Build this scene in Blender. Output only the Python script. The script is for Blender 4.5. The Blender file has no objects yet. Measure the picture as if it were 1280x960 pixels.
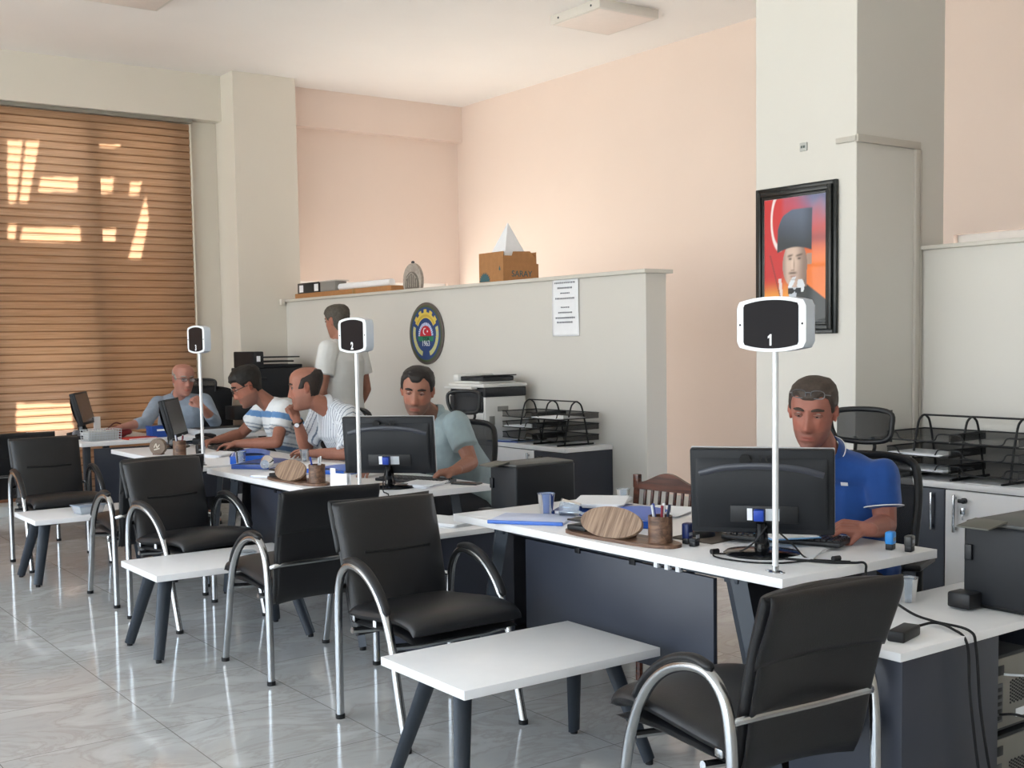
import bpy, bmesh, math, random
from mathutils import Vector, Matrix, noise
random.seed(7)
PI=math.pi
COL=bpy.context.scene.collection
def V(*a): return Vector(a)

# ------------------------------------------------------------------ materials
def lin(c):
    if isinstance(c,str): c=[int(c[i:i+2],16)/255 for i in (0,2,4)]
    return tuple((x/12.92 if x<=.04045 else ((x+.055)/1.055)**2.4) for x in c[:3])+(1.,)
MATS={}
def mat(name,color='808080',rough=.5,metal=0.,spec=.5,noise_amt=0.,noise_scale=20.,bump=0.,bump_scale=80.,alpha=1.,trans=0.,ior=1.45,attr=None,coat=0.,sheen=0.,emit=0.,stretch=(1,1,1)):
    if name in MATS: return MATS[name]
    m=bpy.data.materials.new(name); m.use_nodes=True; nt=m.node_tree; N=nt.nodes; L=nt.links
    b=N['Principled BSDF']
    b.inputs['Roughness'].default_value=rough; b.inputs['Metallic'].default_value=metal
    b.inputs['Specular IOR Level'].default_value=spec; b.inputs['IOR'].default_value=ior
    b.inputs['Alpha'].default_value=alpha; b.inputs['Transmission Weight'].default_value=trans
    b.inputs['Coat Weight'].default_value=coat; b.inputs['Sheen Weight'].default_value=sheen
    c=lin(color); b.inputs['Base Color'].default_value=c
    if emit: b.inputs['Emission Color'].default_value=c; b.inputs['Emission Strength'].default_value=emit
    tc=N.new('ShaderNodeTexCoord'); mp=N.new('ShaderNodeMapping'); mp.inputs['Scale'].default_value=stretch
    L.new(tc.outputs['Object'],mp.inputs['Vector'])
    n=N.new('ShaderNodeTexNoise'); n.inputs['Scale'].default_value=noise_scale; n.inputs['Detail'].default_value=4
    L.new(mp.outputs[0],n.inputs['Vector'])
    amt=noise_amt if noise_amt else .02
    mr=N.new('ShaderNodeMapRange'); mr.inputs['To Min'].default_value=1-amt; mr.inputs['To Max'].default_value=1+amt
    mr.inputs['From Min'].default_value=.25; mr.inputs['From Max'].default_value=.75
    L.new(n.outputs['Fac'],mr.inputs['Value'])
    mx=N.new('ShaderNodeVectorMath'); mx.operation='SCALE'
    if attr:
        a=N.new('ShaderNodeAttribute'); a.attribute_name=attr; L.new(a.outputs['Color'],mx.inputs[0])
    else: mx.inputs[0].default_value=c[:3]
    L.new(mr.outputs[0],mx.inputs['Scale']); L.new(mx.outputs[0],b.inputs['Base Color'])
    if bump:
        n2=N.new('ShaderNodeTexNoise'); n2.inputs['Scale'].default_value=bump_scale; n2.inputs['Detail'].default_value=3
        L.new(mp.outputs[0],n2.inputs['Vector'])
        bp=N.new('ShaderNodeBump'); bp.inputs['Strength'].default_value=bump; bp.inputs['Distance'].default_value=.002
        L.new(n2.outputs['Fac'],bp.inputs['Height']); L.new(bp.outputs[0],b.inputs['Normal'])
    MATS[name]=m; return m

# ------------------------------------------------------------------ mesh builder
def catmull(P,n=6):
    P=[Vector(p) for p in P]; out=[]
    for i in range(len(P)-1):
        p0=P[i-1] if i else P[0]*2-P[1]; p1=P[i]; p2=P[i+1]; p3=P[i+2] if i+2<len(P) else P[-1]*2-P[-2]
        for k in range(n):
            t=k/n
            out.append(.5*((2*p1)+(p2-p0)*t+(2*p0-5*p1+4*p2-p3)*t*t+(3*p1-p0-3*p2+p3)*t**3))
    out.append(P[-1]); return out
class MB:
    def __init__(s): s.v=[];s.f=[];s.m=[]
    def add(s,vs,fs,mi=0,M=None):
        o=len(s.v)
        s.v+= [tuple(M@Vector(p)) if M else tuple(p) for p in vs]
        s.f+=[tuple(i+o for i in f) for f in fs]; s.m+=[mi]*len(fs); return s
    def box(s,x0,y0,z0,x1,y1,z1,b=.002,mi=0,M=None,seg=2):
        if x0>x1:x0,x1=x1,x0
        if y0>y1:y0,y1=y1,y0
        if z0>z1:z0,z1=z1,z0
        bm=bmesh.new(); bmesh.ops.create_cube(bm,size=1)
        for v in bm.verts:
            v.co=Vector(((x0+x1)/2+v.co.x*(x1-x0),(y0+y1)/2+v.co.y*(y1-y0),(z0+z1)/2+v.co.z*(z1-z0)))
        b=min(b,(x1-x0)*.45,(y1-y0)*.45,(z1-z0)*.45)
        if b>0: bmesh.ops.bevel(bm,geom=list(bm.edges),offset=b,segments=seg,affect='EDGES',profile=.5)
        bm.verts.index_update()
        s.add([v.co.copy() for v in bm.verts],[[v.index for v in f.verts] for f in bm.faces],mi,M); bm.free(); return s
    def tube(s,pts,r,seg=10,mi=0,M=None,closed=False,flat=None):
        P=[Vector(p) for p in pts]; n=len(P)
        R=r if isinstance(r,(list,tuple)) else [r]*n
        T=[]
        for i in range(n):
            if closed: t=P[(i+1)%n]-P[i-1]
            else: t=P[min(i+1,n-1)]-P[max(i-1,0)]
            T.append(t.normalized() if t.length>1e-9 else Vector((0,0,1)))
        a=Vector((0,0,1)) if abs(T[0].z)<.9 else Vector((1,0,0))
        u=(a-T[0]*a.dot(T[0])).normalized(); vs=[];fs=[]
        for i in range(n):
            u=(u-T[i]*u.dot(T[i])).normalized(); w=T[i].cross(u)
            for k in range(seg):
                an=2*PI*k/seg
                fu,fw=(1,1) if flat is None else flat
                vs.append(P[i]+u*(math.cos(an)*R[i]*fu)+w*(math.sin(an)*R[i]*fw))
        m=n if closed else n-1
        for i in range(m):
            for k in range(seg):
                a0=i*seg+k;a1=i*seg+(k+1)%seg;b0=((i+1)%n)*seg+k;b1=((i+1)%n)*seg+(k+1)%seg
                fs.append((a0,a1,b1,b0))
        if not closed:
            fs.append(tuple(reversed(range(seg)))); fs.append(tuple(range((n-1)*seg,n*seg)))
        return s.add(vs,fs,mi,M)
    def cyl(s,p0,p1,r0,r1=None,seg=16,mi=0,M=None): return s.tube([p0,p1],[r0,r0 if r1 is None else r1],seg,mi,M)
    def lathe(s,prof,seg=24,mi=0,M=None,closed=False):
        vs=[];fs=[];n=len(prof)
        for r,z in prof:
            for k in range(seg):
                a=2*PI*k/seg; vs.append(Vector((r*math.cos(a),r*math.sin(a),z)))
        for i in range(n-1 if not closed else n):
            j=(i+1)%n
            for k in range(seg): fs.append((i*seg+k,i*seg+(k+1)%seg,j*seg+(k+1)%seg,j*seg+k))
        if not closed:
            fs.append(tuple(reversed(range(seg)))); fs.append(tuple(range((n-1)*seg,n*seg)))
        return s.add(vs,fs,mi,M)
    def prism(s,poly,y0,y1,mi=0,M=None):
        "polygon in local xz, extruded along y"
        n=len(poly); vs=[Vector((x,y0,z)) for x,z in poly]+[Vector((x,y1,z)) for x,z in poly]
        fs=[tuple(range(n)),tuple(reversed(range(n,2*n)))]+[(i,n+i,n+(i+1)%n,(i+1)%n) for i in range(n)]
        return s.add(vs,fs,mi,M)
    def pad(s,prof,hw,th,nu=14,bow=0.,mi=0,M=None,sub=4,eu=6,ev=10,crown=0.):
        "upholstered slab: prof = list of (y,z) centre line, hw half width (number or fn of v), th thickness"
        P=catmull([(0,y,z) for y,z in prof],sub); nv=len(P)-1; nu*=2
        fr=[];bk=[]
        for j,p in enumerate(P):
            t=(P[min(j+1,nv)]-P[max(j-1,0)]).normalized(); nrm=Vector((0,-t.z,t.y))
            v=j/nv; w=hw(v) if callable(hw) else hw
            for i in range(nu+1):
                u=-1+2*i/nu; u=math.copysign(1-(1-abs(u))**1.6,u)
                e=max(0,(1-abs(u)**eu))**.5*max(0,(1-abs(2*v-1)**ev))**.5
                hc=(th/2)*(e*(1+crown*(1-u*u)))
                c=Vector((u*w,p.y,p.z))-nrm*0+nrm*(bow*u*u)
                fr.append(c+nrm*hc); bk.append(c-nrm*(th/2)*e)
        W=nu+1; n=len(fr); fs=[]
        for j in range(nv):
            for i in range(nu):
                a=j*W+i; fs.append((a,a+1,a+W+1,a+W)); fs.append((n+a,n+a+W,n+a+W+1,n+a+1))
        for i in range(nu):
            fs.append((i+1,i,n+i,n+i+1)); a=nv*W+i; fs.append((a,a+1,n+a+1,n+a))
        for j in range(nv):
            a=j*W; fs.append((a,a+W,n+a+W,n+a)); a=j*W+nu; fs.append((a+W,a,n+a,n+a+W))
        return s.add(fr+bk,fs,mi,M)
    def sphere(s,c,r,seg=14,rings=9,mi=0,M=None):
        c=Vector(c); r=Vector(r) if isinstance(r,(tuple,list,Vector)) else Vector((r,r,r)); vs=[];fs=[]
        for i in range(1,rings):
            a=PI*i/rings
            for k in range(seg):
                b=2*PI*k/seg; vs.append(c+Vector((r.x*math.sin(a)*math.cos(b),r.y*math.sin(a)*math.sin(b),r.z*math.cos(a))))
        t=len(vs); vs+=[c+Vector((0,0,r.z)),c-Vector((0,0,r.z))]
        for i in range(rings-2):
            for k in range(seg): fs.append((i*seg+k,(i+1)*seg+k,(i+1)*seg+(k+1)%seg,i*seg+(k+1)%seg))
        for k in range(seg):
            fs.append((t,k,(k+1)%seg)); o=(rings-2)*seg; fs.append((t+1,o+(k+1)%seg,o+k))
        return s.add(vs,fs,mi,M)
    def cap(s,p0,p1,r0,r1,seg=12,M=None):
        "tapered capsule"
        p0=Vector(p0);p1=Vector(p1);d=p1-p0;L=d.length
        if L<1e-6: return s.sphere(p0,r0)
        t=d/L;pts=[];rs=[]
        for a in (75,50,25): 
            a=math.radians(a); pts.append(p0-t*r0*math.sin(a)); rs.append(r0*math.cos(a))
        pts+= [p0,p0.lerp(p1,.5),p1]; rs+=[r0,(r0+r1)/2,r1]
        for a in (25,50,75):
            a=math.radians(a); pts.append(p1+t*r1*math.sin(a)); rs.append(r1*math.cos(a))
        return s.tube(pts,rs,seg,M=M)
def mesh_obj(name,me,parent=None,mats=None):
    o=bpy.data.objects.new(name,me); COL.objects.link(o)
    if parent: o.parent=parent
    for m in (mats or []): me.materials.append(m)
    return o
def part(name,mb,mt,parent=None,smooth=40,label=None,loc=None,rz=None):
    me=bpy.data.meshes.new(name); me.from_pydata(mb.v,[],mb.f)
    mts=mt if isinstance(mt,list) else [mt]
    for m in mts: me.materials.append(m)
    me.polygons.foreach_set('material_index',mb.m)
    bm=bmesh.new(); bm.from_mesh(me); bmesh.ops.recalc_face_normals(bm,faces=bm.faces); bm.to_mesh(me); bm.free()
    if smooth:
        me.polygons.foreach_set('use_smooth',[True]*len(me.polygons)); me.set_sharp_from_angle(angle=math.radians(smooth))
    me.update()
    o=bpy.data.objects.new(name,me); COL.objects.link(o)
    if parent: o.parent=parent
    if label: o['label']=label
    if loc: o.location=loc
    if rz is not None: o.rotation_euler.z=rz
    return o
def tag(o,label,cat,group=None,kind=None):
    o['label']=label; o['category']=cat
    if group: o['group']=group
    if kind: o['kind']=kind
    return o
def thing(name,label,cat,loc=(0,0,0),rz=0.,group=None):
    o=bpy.data.objects.new(name,None); COL.objects.link(o); o.empty_display_size=.05
    o.location=loc; o.rotation_euler=(0,0,rz); return tag(o,label,cat,group)
def struct(name,mb,mt,smooth=40,parent=None):
    o=part(name,mb,mt,parent,smooth)
    if not parent: o['kind']='structure'
    return o
def children(o): return [c for c in COL.objects if c.parent==o]
def copy_tree(o,loc=None,rz=None,label=None,parent=None):
    c=o.copy(); COL.objects.link(c)
    if parent: c.parent=parent
    if loc is not None: c.location=loc
    if rz is not None: c.rotation_euler=(0,0,rz)
    if label: c['label']=label
    for ch in children(o): copy_tree(ch,parent=c)
    return c
def face(dx,dy): return math.atan2(dx,-dy)     # turns local -Y towards (dx,dy)
def text_mb(txt,size,depth=.001,bold=0.):
    cu=bpy.data.curves.new('t','FONT'); cu.body=txt; cu.size=size; cu.extrude=depth; cu.align_x='CENTER'; cu.offset=bold
    o=bpy.data.objects.new('t',cu); COL.objects.link(o)
    dg=bpy.context.evaluated_depsgraph_get(); me=bpy.data.meshes.new_from_object(o.evaluated_get(dg))
    mb=MB(); mb.add([v.co.copy() for v in me.vertices],[tuple(p.vertices) for p in me.polygons])
    bpy.data.objects.remove(o); bpy.data.meshes.remove(me); bpy.data.curves.remove(cu)
    # text lies in xy -> stand it up in xz, facing -Y
    mb.v=[(x,-z,y) for x,y,z in mb.v]; return mb
def shift(mb,dx=0,dy=0,dz=0): mb.v=[(x+dx,y+dy,z+dz) for x,y,z in mb.v]; return mb
def color_attr(me,cols,name='Col'):
    a=me.color_attributes.new(name,'FLOAT_COLOR','POINT'); flat=[]
    for c in cols: flat+=[c[0],c[1],c[2],1.]
    a.data.foreach_set('color',flat)

# ------------------------------------------------------------------ shared materials
M_white=mat('laminate_white','e6e6e8',.35,noise_amt=.015)
M_edge=mat('laminate_edge','e2e4e8',.4)
M_anth=mat('laminate_anthracite','343843',.42,noise_amt=.05,noise_scale=9)
M_dgrey=mat('steel_dark_grey','343a42',.45,metal=.15)
M_black=mat('plastic_black','141518',.45,bump=.15,bump_scale=400)
M_blackg=mat('plastic_gloss_black','0c0d10',.15)
M_leather=mat('leatherette_black','1b1b1d',.4,bump=.35,bump_scale=260,noise_amt=.08,noise_scale=12)
M_chrome=mat('tube_satin_chrome','b4b6b8',.22,metal=1.,noise_amt=.03)
M_rubber=mat('rubber_black','111112',.7)
M_plastw=mat('plastic_white','dfe0e0',.35)
M_silver=mat('plastic_silver','c3c9d0',.3,metal=.2)
M_paper=mat('paper_white','eceef2',.75,noise_amt=.02)
M_blue=mat('folder_blue','1f5fc8',.35,noise_amt=.05)
M_dblue=mat('folder_dark_blue','1c3f86',.35)
M_card=mat('cardboard_brown','a9794e',.8,noise_amt=.08,noise_scale=30)
M_meshf=mat('mesh_black_net','1a1b1e',.6,alpha=.62)
M_wire=mat('wire_mesh_black','1b1c1f',.5,metal=.3,alpha=.6)
M_wirep=mat('powder_coat_black','17181b',.5)
def glass_mat(name,tint='f4f8fb',alpha=.25):
    m=bpy.data.materials.new(name); m.use_nodes=True; N=m.node_tree.nodes; L=m.node_tree.links
    N.clear(); o=N.new('ShaderNodeOutputMaterial'); g=N.new('ShaderNodeBsdfGlossy'); t=N.new('ShaderNodeBsdfTransparent')
    d=N.new('ShaderNodeBsdfDiffuse'); mx=N.new('ShaderNodeMixShader'); mx2=N.new('ShaderNodeMixShader'); f=N.new('ShaderNodeFresnel')
    g.inputs['Roughness'].default_value=.05; t.inputs['Color'].default_value=lin(tint); d.inputs['Color'].default_value=lin(tint)
    f.inputs['IOR'].default_value=1.5; mx2.inputs['Fac'].default_value=alpha
    L.new(t.outputs[0],mx2.inputs[1]); L.new(d.outputs[0],mx2.inputs[2])
    L.new(f.outputs[0],mx.inputs['Fac']); L.new(mx2.outputs[0],mx.inputs[1]); L.new(g.outputs[0],mx.inputs[2])
    L.new(mx.outputs[0],o.inputs['Surface']); return m
M_glass=glass_mat('clear_plastic','e8eef4',.22)
M_glassw=glass_mat('thin_clear_plastic','e4ecf4',.4)
def wood_mat(name,c1,c2,scale=6,rough=.35,stretch=(1,12,12)):
    m=mat(name,c1,rough); nt=m.node_tree; N=nt.nodes; L=nt.links; b=N['Principled BSDF']
    tc=N.new('ShaderNodeTexCoord'); mp=N.new('ShaderNodeMapping'); mp.inputs['Scale'].default_value=stretch
    n=N.new('ShaderNodeTexNoise'); n.inputs['Scale'].default_value=scale; n.inputs['Detail'].default_value=6; n.inputs['Distortion'].default_value=.6
    r=N.new('ShaderNodeValToRGB'); r.color_ramp.elements[0].position=.35; r.color_ramp.elements[1].position=.65
    r.color_ramp.elements[0].color=lin(c1); r.color_ramp.elements[1].color=lin(c2)
    L.new(tc.outputs['Object'],mp.inputs[0]); L.new(mp.outputs[0],n.inputs['Vector']); L.new(n.outputs['Fac'],r.inputs[0]); L.new(r.outputs[0],b.inputs['Base Color'])
    return m
M_walnut=wood_mat('walnut','4a342a','7a5c48',5,.4)
M_walnut2=wood_mat('walnut_pale','6b5546','9c8470',7,.45,stretch=(14,1,1))
M_chairw=wood_mat('chair_wood','3c2018','63382a',4,.25)
WORLD,SUN,EXPO=7.4,25.0,-.11
# ================================================================== the room
X0,X1,Y0,Y1,ZC=-3.6,7.31,-3.2,11.04,4.034
def wall_mat(name,c): return mat(name,c,.75,noise_amt=.015,noise_scale=1.5,bump=.08,bump_scale=150)
M_wall=wall_mat('wall_cream','d4cec4'); M_pink=wall_mat('wall_salmon','e0cfc5'); M_ceil=wall_mat('ceiling_white','e9e6e4')
M_part=wall_mat('partition_paint','cfccc6')
# floor of polished marble tiles 61 x 61 cm
mf=bpy.data.materials.new('marble_tiles'); mf.use_nodes=True; N=mf.node_tree.nodes; L=mf.node_tree.links; b=N['Principled BSDF']
tc=N.new('ShaderNodeTexCoord'); mp=N.new('ShaderNodeMapping'); mp.inputs['Location'].default_value=(-.93-.0,-.165,0)
L.new(tc.outputs['Object'],mp.inputs[0])
br=N.new('ShaderNodeTexBrick'); br.offset=0; br.inputs['Scale'].default_value=1; br.inputs['Brick Width'].default_value=.6155; br.inputs['Row Height'].default_value=.6125
br.inputs['Mortar Size'].default_value=.0022; br.inputs['Mortar Smooth'].default_value=.3
br.inputs['Color1'].default_value=(0,0,0,1); br.inputs['Color2'].default_value=(1,1,1,1); br.inputs['Mortar'].default_value=(.5,.5,.5,1)
L.new(mp.outputs[0],br.inputs['Vector'])
# veins, shifted per tile
add=N.new('ShaderNodeVectorMath'); add.operation='ADD'; sc=N.new('ShaderNodeVectorMath'); sc.operation='SCALE'; sc.inputs['Scale'].default_value=7
L.new(br.outputs['Color'],sc.inputs[0]); L.new(tc.outputs['Object'],add.inputs[0]); L.new(sc.outputs[0],add.inputs[1])
mp2=N.new('ShaderNodeMapping'); mp2.inputs['Scale'].default_value=(1.1,1.9,1); mp2.inputs['Rotation'].default_value=(0,0,.5); L.new(add.outputs[0],mp2.inputs[0])
nz=N.new('ShaderNodeTexNoise'); nz.inputs['Scale'].default_value=1.6; nz.inputs['Detail'].default_value=8; nz.inputs['Distortion'].default_value=1.6; nz.inputs['Roughness'].default_value=.62
L.new(mp2.outputs[0],nz.inputs['Vector'])
cr=N.new('ShaderNodeValToRGB'); e=cr.color_ramp.elements; e[0].position=.3; e[0].color=lin('b3b3b2'); e[1].position=.7; e[1].color=lin('cacbcb')
x=e.new(.46); x.color=lin('bbbbba'); x=e.new(.5); x.color=lin('b1afac'); x=e.new(.54); x.color=lin('bebebd')
L.new(nz.outputs['Fac'],cr.inputs[0])
mx=N.new('ShaderNodeMix'); mx.data_type='RGBA'; L.new(br.outputs['Fac'],mx.inputs['Factor']); L.new(cr.outputs[0],mx.inputs['A']); mx.inputs['B'].default_value=lin('85827d')
L.new(mx.outputs['Result'],b.inputs['Base Color'])
b.inputs['Roughness'].default_value=.09; b.inputs['Specular IOR Level'].default_value=.6
bw=N.new('ShaderNodeTexNoise'); bw.inputs['Scale'].default_value=1.3; bw.inputs['Detail'].default_value=1; L.new(add.outputs[0],bw.inputs['Vector'])
inv=N.new('ShaderNodeMath'); inv.operation='MULTIPLY_ADD'; inv.inputs[1].default_value=-.25; L.new(br.outputs['Fac'],inv.inputs[0]); L.new(bw.outputs['Fac'],inv.inputs[2])
bp=N.new('ShaderNodeBump'); bp.inputs['Strength'].default_value=.35; bp.inputs['Distance'].default_value=.004; L.new(inv.outputs[0],bp.inputs['Height']); L.new(bp.outputs[0],b.inputs['Normal'])
struct('floor',MB().box(X0-.2,Y0-.2,-.12,X1+.2,Y1+.2,0,0),mf,0)
struct('ceiling',MB().box(X0-.2,Y0-.2,ZC,X1+.2,Y1+.2,ZC+.15,0),M_ceil,0)
w=MB(); w.box(X1,4.87,0,X1+.2,Y1,ZC,0); w.box(X1,Y0,0,X1+.2,3.6,ZC,0); w.box(X1,3.6,0,X1+.2,4.87,.9,0); w.box(X1,3.6,2.16,X1+.2,4.87,ZC,0)
struct('wall_right',w,M_pink,0)
f=MB(); f.box(X1+.05,3.6,.9,X1+.12,4.87,.96).box(X1+.05,3.6,2.10,X1+.12,4.87,2.16).box(X1+.05,3.6,.96,X1+.12,3.66,2.1).box(X1+.05,4.81,.96,X1+.12,4.87,2.1).box(X1+.05,4.2,.96,X1+.12,4.26,2.1)
struct('window_6',f,mat('window_pvc_white','e4e4e2',.4),0)
# far wall: window opening behind the blind, salmon part right of the column
WX0,WX1,WZ0,WZ1=-3.2,4.1,.3,3.55
w=MB(); w.box(X0,Y1,0,WX0,Y1+.2,ZC,0); w.box(WX1,Y1,0,5.05,Y1+.2,ZC,0); w.box(WX0,Y1,0,WX1,Y1+.2,WZ0,0); w.box(WX0,Y1,WZ1,WX1,Y1+.2,ZC,0)
struct('wall_far',w,M_wall,0)
w=MB(); w.box(5.05,Y1,0,5.35,Y1+.2,ZC,0); w.box(7.15,Y1,0,X1,Y1+.2,ZC,0); w.box(5.35,Y1,0,7.15,Y1+.2,.3,0); w.box(5.35,Y1,2.12,7.15,Y1+.2,ZC,0)
struct('wall_far_salmon',w,M_pink,0)
f=MB(); f.box(5.35,Y1+.05,.3,7.15,Y1+.12,.36).box(5.35,Y1+.05,2.06,7.15,Y1+.12,2.12).box(5.35,Y1+.05,.36,5.41,Y1+.12,2.06).box(7.09,Y1+.05,.36,7.15,Y1+.12,2.06).box(6.22,Y1+.05,.36,6.28,Y1+.12,2.06)
struct('window_7',f,mat('window_pvc_white','e4e4e2',.4),0)
struct('beam_window',MB().box(X0,10.885,3.61,4.52,Y1,ZC,.0),M_wall,0)
struct('beam_salmon',MB().box(5.16,10.94,3.655,X1,Y1,ZC,0),M_pink,0)
struct('column_corner',MB().box(4.52,10.6,0,5.16,Y1,ZC,.004),M_wall,0)
struct('pillar',MB().box(4.5,3.5,0,5.17,4.11,ZC,.004),M_part,0)
# near-side walls (behind the camera) and glass shopfront on the left
w=MB().box(X0,Y0-.2,0,X1,Y0,ZC,0)
struct('wall_near',w,M_wall,0)
w=MB(); w.box(X0-.2,Y0,3.35,X0,Y1,ZC,0); w.box(X0-.2,Y0,0,X0,Y1,.12,0)
for y in (Y0,.2,3.7,7.2,10.64): w.box(X0-.2,y,.12,X0,y+.4,3.35,0)
struct('wall_left',w,M_wall,0)
M_alu=mat('aluminium_dark','5a5d60',.4,metal=.6)
n=1
for y0,y1 in ((Y0+.4,.2),(.6,3.7),(4.1,7.2),(7.6,10.64)):
    f=MB(); f.box(X0-.12,y0,.12,X0-.06,y1,.18); f.box(X0-.12,y0,3.29,X0-.06,y1,3.35); f.box(X0-.12,y0,.18,X0-.06,y0+.06,3.29); f.box(X0-.12,y1-.06,.18,X0-.06,y1,3.29)
    f.box(X0-.12,(y0+y1)/2-.03,.18,X0-.06,(y0+y1)/2+.03,3.29); f.box(X0-.12,y0,2.4,X0-.06,y1,2.46)
    struct('window_%d'%n,f,M_alu,0); n+=1
# partitions with capping
for nm,a,c in (('partition_long',5.47,10.6),('partition_near',.2,3.5)):
    struct(nm,MB().box(5.0,a,0,5.17,c,1.885,.002),M_part,0)
M_cap=mat('capping_grey','c8c4bc',.5)
struct('trim_1',MB().box(4.965,5.44,1.885,5.205,10.6,1.91,.004),M_cap,30)
struct('trim_2',MB().box(4.97,.2,1.885,5.2,3.5,1.905,.004),M_cap,30)
struct('trim_3',MB().box(4.93,10.555,1.86,4.975,10.6,1.915,.006),M_wall,30)
# baseboards
M_base=mat('baseboard_white','cfcfca',.5)
struct('baseboard_far',MB().box(X0,Y1-.015,0,4.52,Y1,.09,.002),M_base,0)
struct('baseboard_right',MB().box(X1-.015,Y0,0,X1,Y1,.09,.002),M_base,0)
# cable trunking on the pillar
t=MB(); t.box(4.488,3.49,2.365,4.5,3.61,2.39,.002); t.box(4.488,3.482,2.36,4.96,3.5,2.395,.003); t.box(4.925,3.484,0,4.96,3.5,2.36,.003); t.box(4.966,3.486,0,4.978,3.5,2.36,.002)
struct('trim_5',t,mat('trunking_grey','b9b4ac',.5),30)
t=thing('wall_socket','small grey socket plate high on the pillar above the portrait','socket',(4.5,3.805,2.38))
part('plate',MB().box(-.008,-.022,-.02,0,.022,.02,.003),mat('socket_grey','b5b6b2',.5),t)
part('slot',MB().box(-.010,-.013,-.006,-.008,.0,.006,.001).box(-.010,.004,-.006,-.008,.013,.006,.001),mat('socket_dark','55605c',.5),t)
# --- roller blind of woven brown bands
mb=bpy.data.materials.new('woven_blind'); mb.use_nodes=True; N=mb.node_tree.nodes; L=mb.node_tree.links; N.clear()
o=N.new('ShaderNodeOutputMaterial'); d=N.new('ShaderNodeBsdfDiffuse'); t=N.new('ShaderNodeBsdfTranslucent'); m=N.new('ShaderNodeMixShader'); m.inputs[0].default_value=.48
tc=N.new('ShaderNodeTexCoord'); mp=N.new('ShaderNodeMapping'); mp.inputs['Scale'].default_value=(3,1,160); nz=N.new('ShaderNodeTexNoise'); nz.inputs['Scale'].default_value=1; nz.inputs['Detail'].default_value=4
cr=N.new('ShaderNodeValToRGB'); cr.color_ramp.elements[0].position=.3; cr.color_ramp.elements[0].color=lin('a58468'); cr.color_ramp.elements[1].position=.7; cr.color_ramp.elements[1].color=lin('c2a086')
L.new(tc.outputs['Object'],mp.inputs[0]); L.new(mp.outputs[0],nz.inputs['Vector']); L.new(nz.outputs['Fac'],cr.inputs[0]); sx_=N.new('ShaderNodeSeparateXYZ'); L.new(tc.outputs['Object'],sx_.inputs[0])
m1_=N.new('ShaderNodeMath'); m1_.operation='MULTIPLY_ADD'; m1_.inputs[1].default_value=1/.0672; m1_.inputs[2].default_value=-3.57/.0672+80; L.new(sx_.outputs['Z'],m1_.inputs[0])
m2_=N.new('ShaderNodeMath'); m2_.operation='FRACT'; L.new(m1_.outputs[0],m2_.inputs[0])
m3_=N.new('ShaderNodeValToRGB'); ee=m3_.color_ramp.elements; ee[0].position=0; ee[0].color=(.60,.54,.48,1); ee[1].position=1; ee[1].color=(.85,.82,.8,1); q_=ee.new(.10); q_.color=(.62,.56,.50,1); q_=ee.new(.17); q_.color=(1,1,1,1); q_=ee.new(.93); q_.color=(1,1,1,1)
m4_=N.new('ShaderNodeMix'); m4_.data_type='RGBA'; m4_.blend_type='MULTIPLY'; m4_.inputs['Factor'].default_value=1; L.new(m2_.outputs[0],m3_.inputs[0]); L.new(cr.outputs[0],m4_.inputs['A']); L.new(m3_.outputs[0],m4_.inputs['B'])
L.new(m4_.outputs['Result'],d.inputs[0]); L.new(m4_.outputs['Result'],t.inputs[0])
L.new(d.outputs[0],m.inputs[1]); L.new(t.outputs[0],m.inputs[2]); L.new(m.outputs[0],o.inputs[0])
bl=thing('window_blind','wide brown banded window blind glowing with sun patches, covering the far window','blind',(0,0,0))
fab=MB(); vs=[];xs=[-3.3+i*.25 for i in range(30)]+[4.225]; P=.0672; zt=3.57; k=0
rows=[]
while zt-k*P>.16:
    z=zt-k*P
    for a,bb in ((0,0),(.08,.010),(.4,.016),(.8,.011),(.97,.002)): rows.append((z-a*P,10.975-bb))
    k+=1
for z,y in rows:
    for i,x in enumerate(xs):
        dz=.006*noise.noise(V(x*1.3,z*2,0)); vs.append((x,y+.004*noise.noise(V(x*2,z*3,5)),z+dz))
W=len(xs); fab.add(vs,[(r*W+i,r*W+i+1,(r+1)*W+i+1,(r+1)*W+i) for r in range(len(rows)-1) for i in range(W-1)])
part('fabric',fab,mb,bl,25)
part('head_rail',MB().box(-3.3,10.93,3.575,4.25,10.99,3.61,.004),mat('rail_grey','8c8880',.5),bl)
part('bottom_bar',MB().box(-3.3,10.95,.135,4.225,10.965,.17,.004),mat('bar_brown','7a5238',.5),bl)
part('side_tape',MB().tube([(4.236,10.96,3.57),(4.24,10.965,2.2),(4.236,10.96,.15)],.007,6),M_wall,bl)
# window frame behind the blind
f=MB()
for x in (-3.2,-1.4,.5,2.35,3.26): f.box(x,Y1+.02,WZ0,x+.14,Y1+.1,WZ1,.003)
f.box(WX1-.06,Y1+.02,WZ0,WX1,Y1+.1,WZ1,.003)
for z in (WZ0,WZ1-.06): f.box(WX0,Y1+.02,z,WX1,Y1+.1,z+.06,.003)
struct('window_5',f,M_alu,0)
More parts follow.
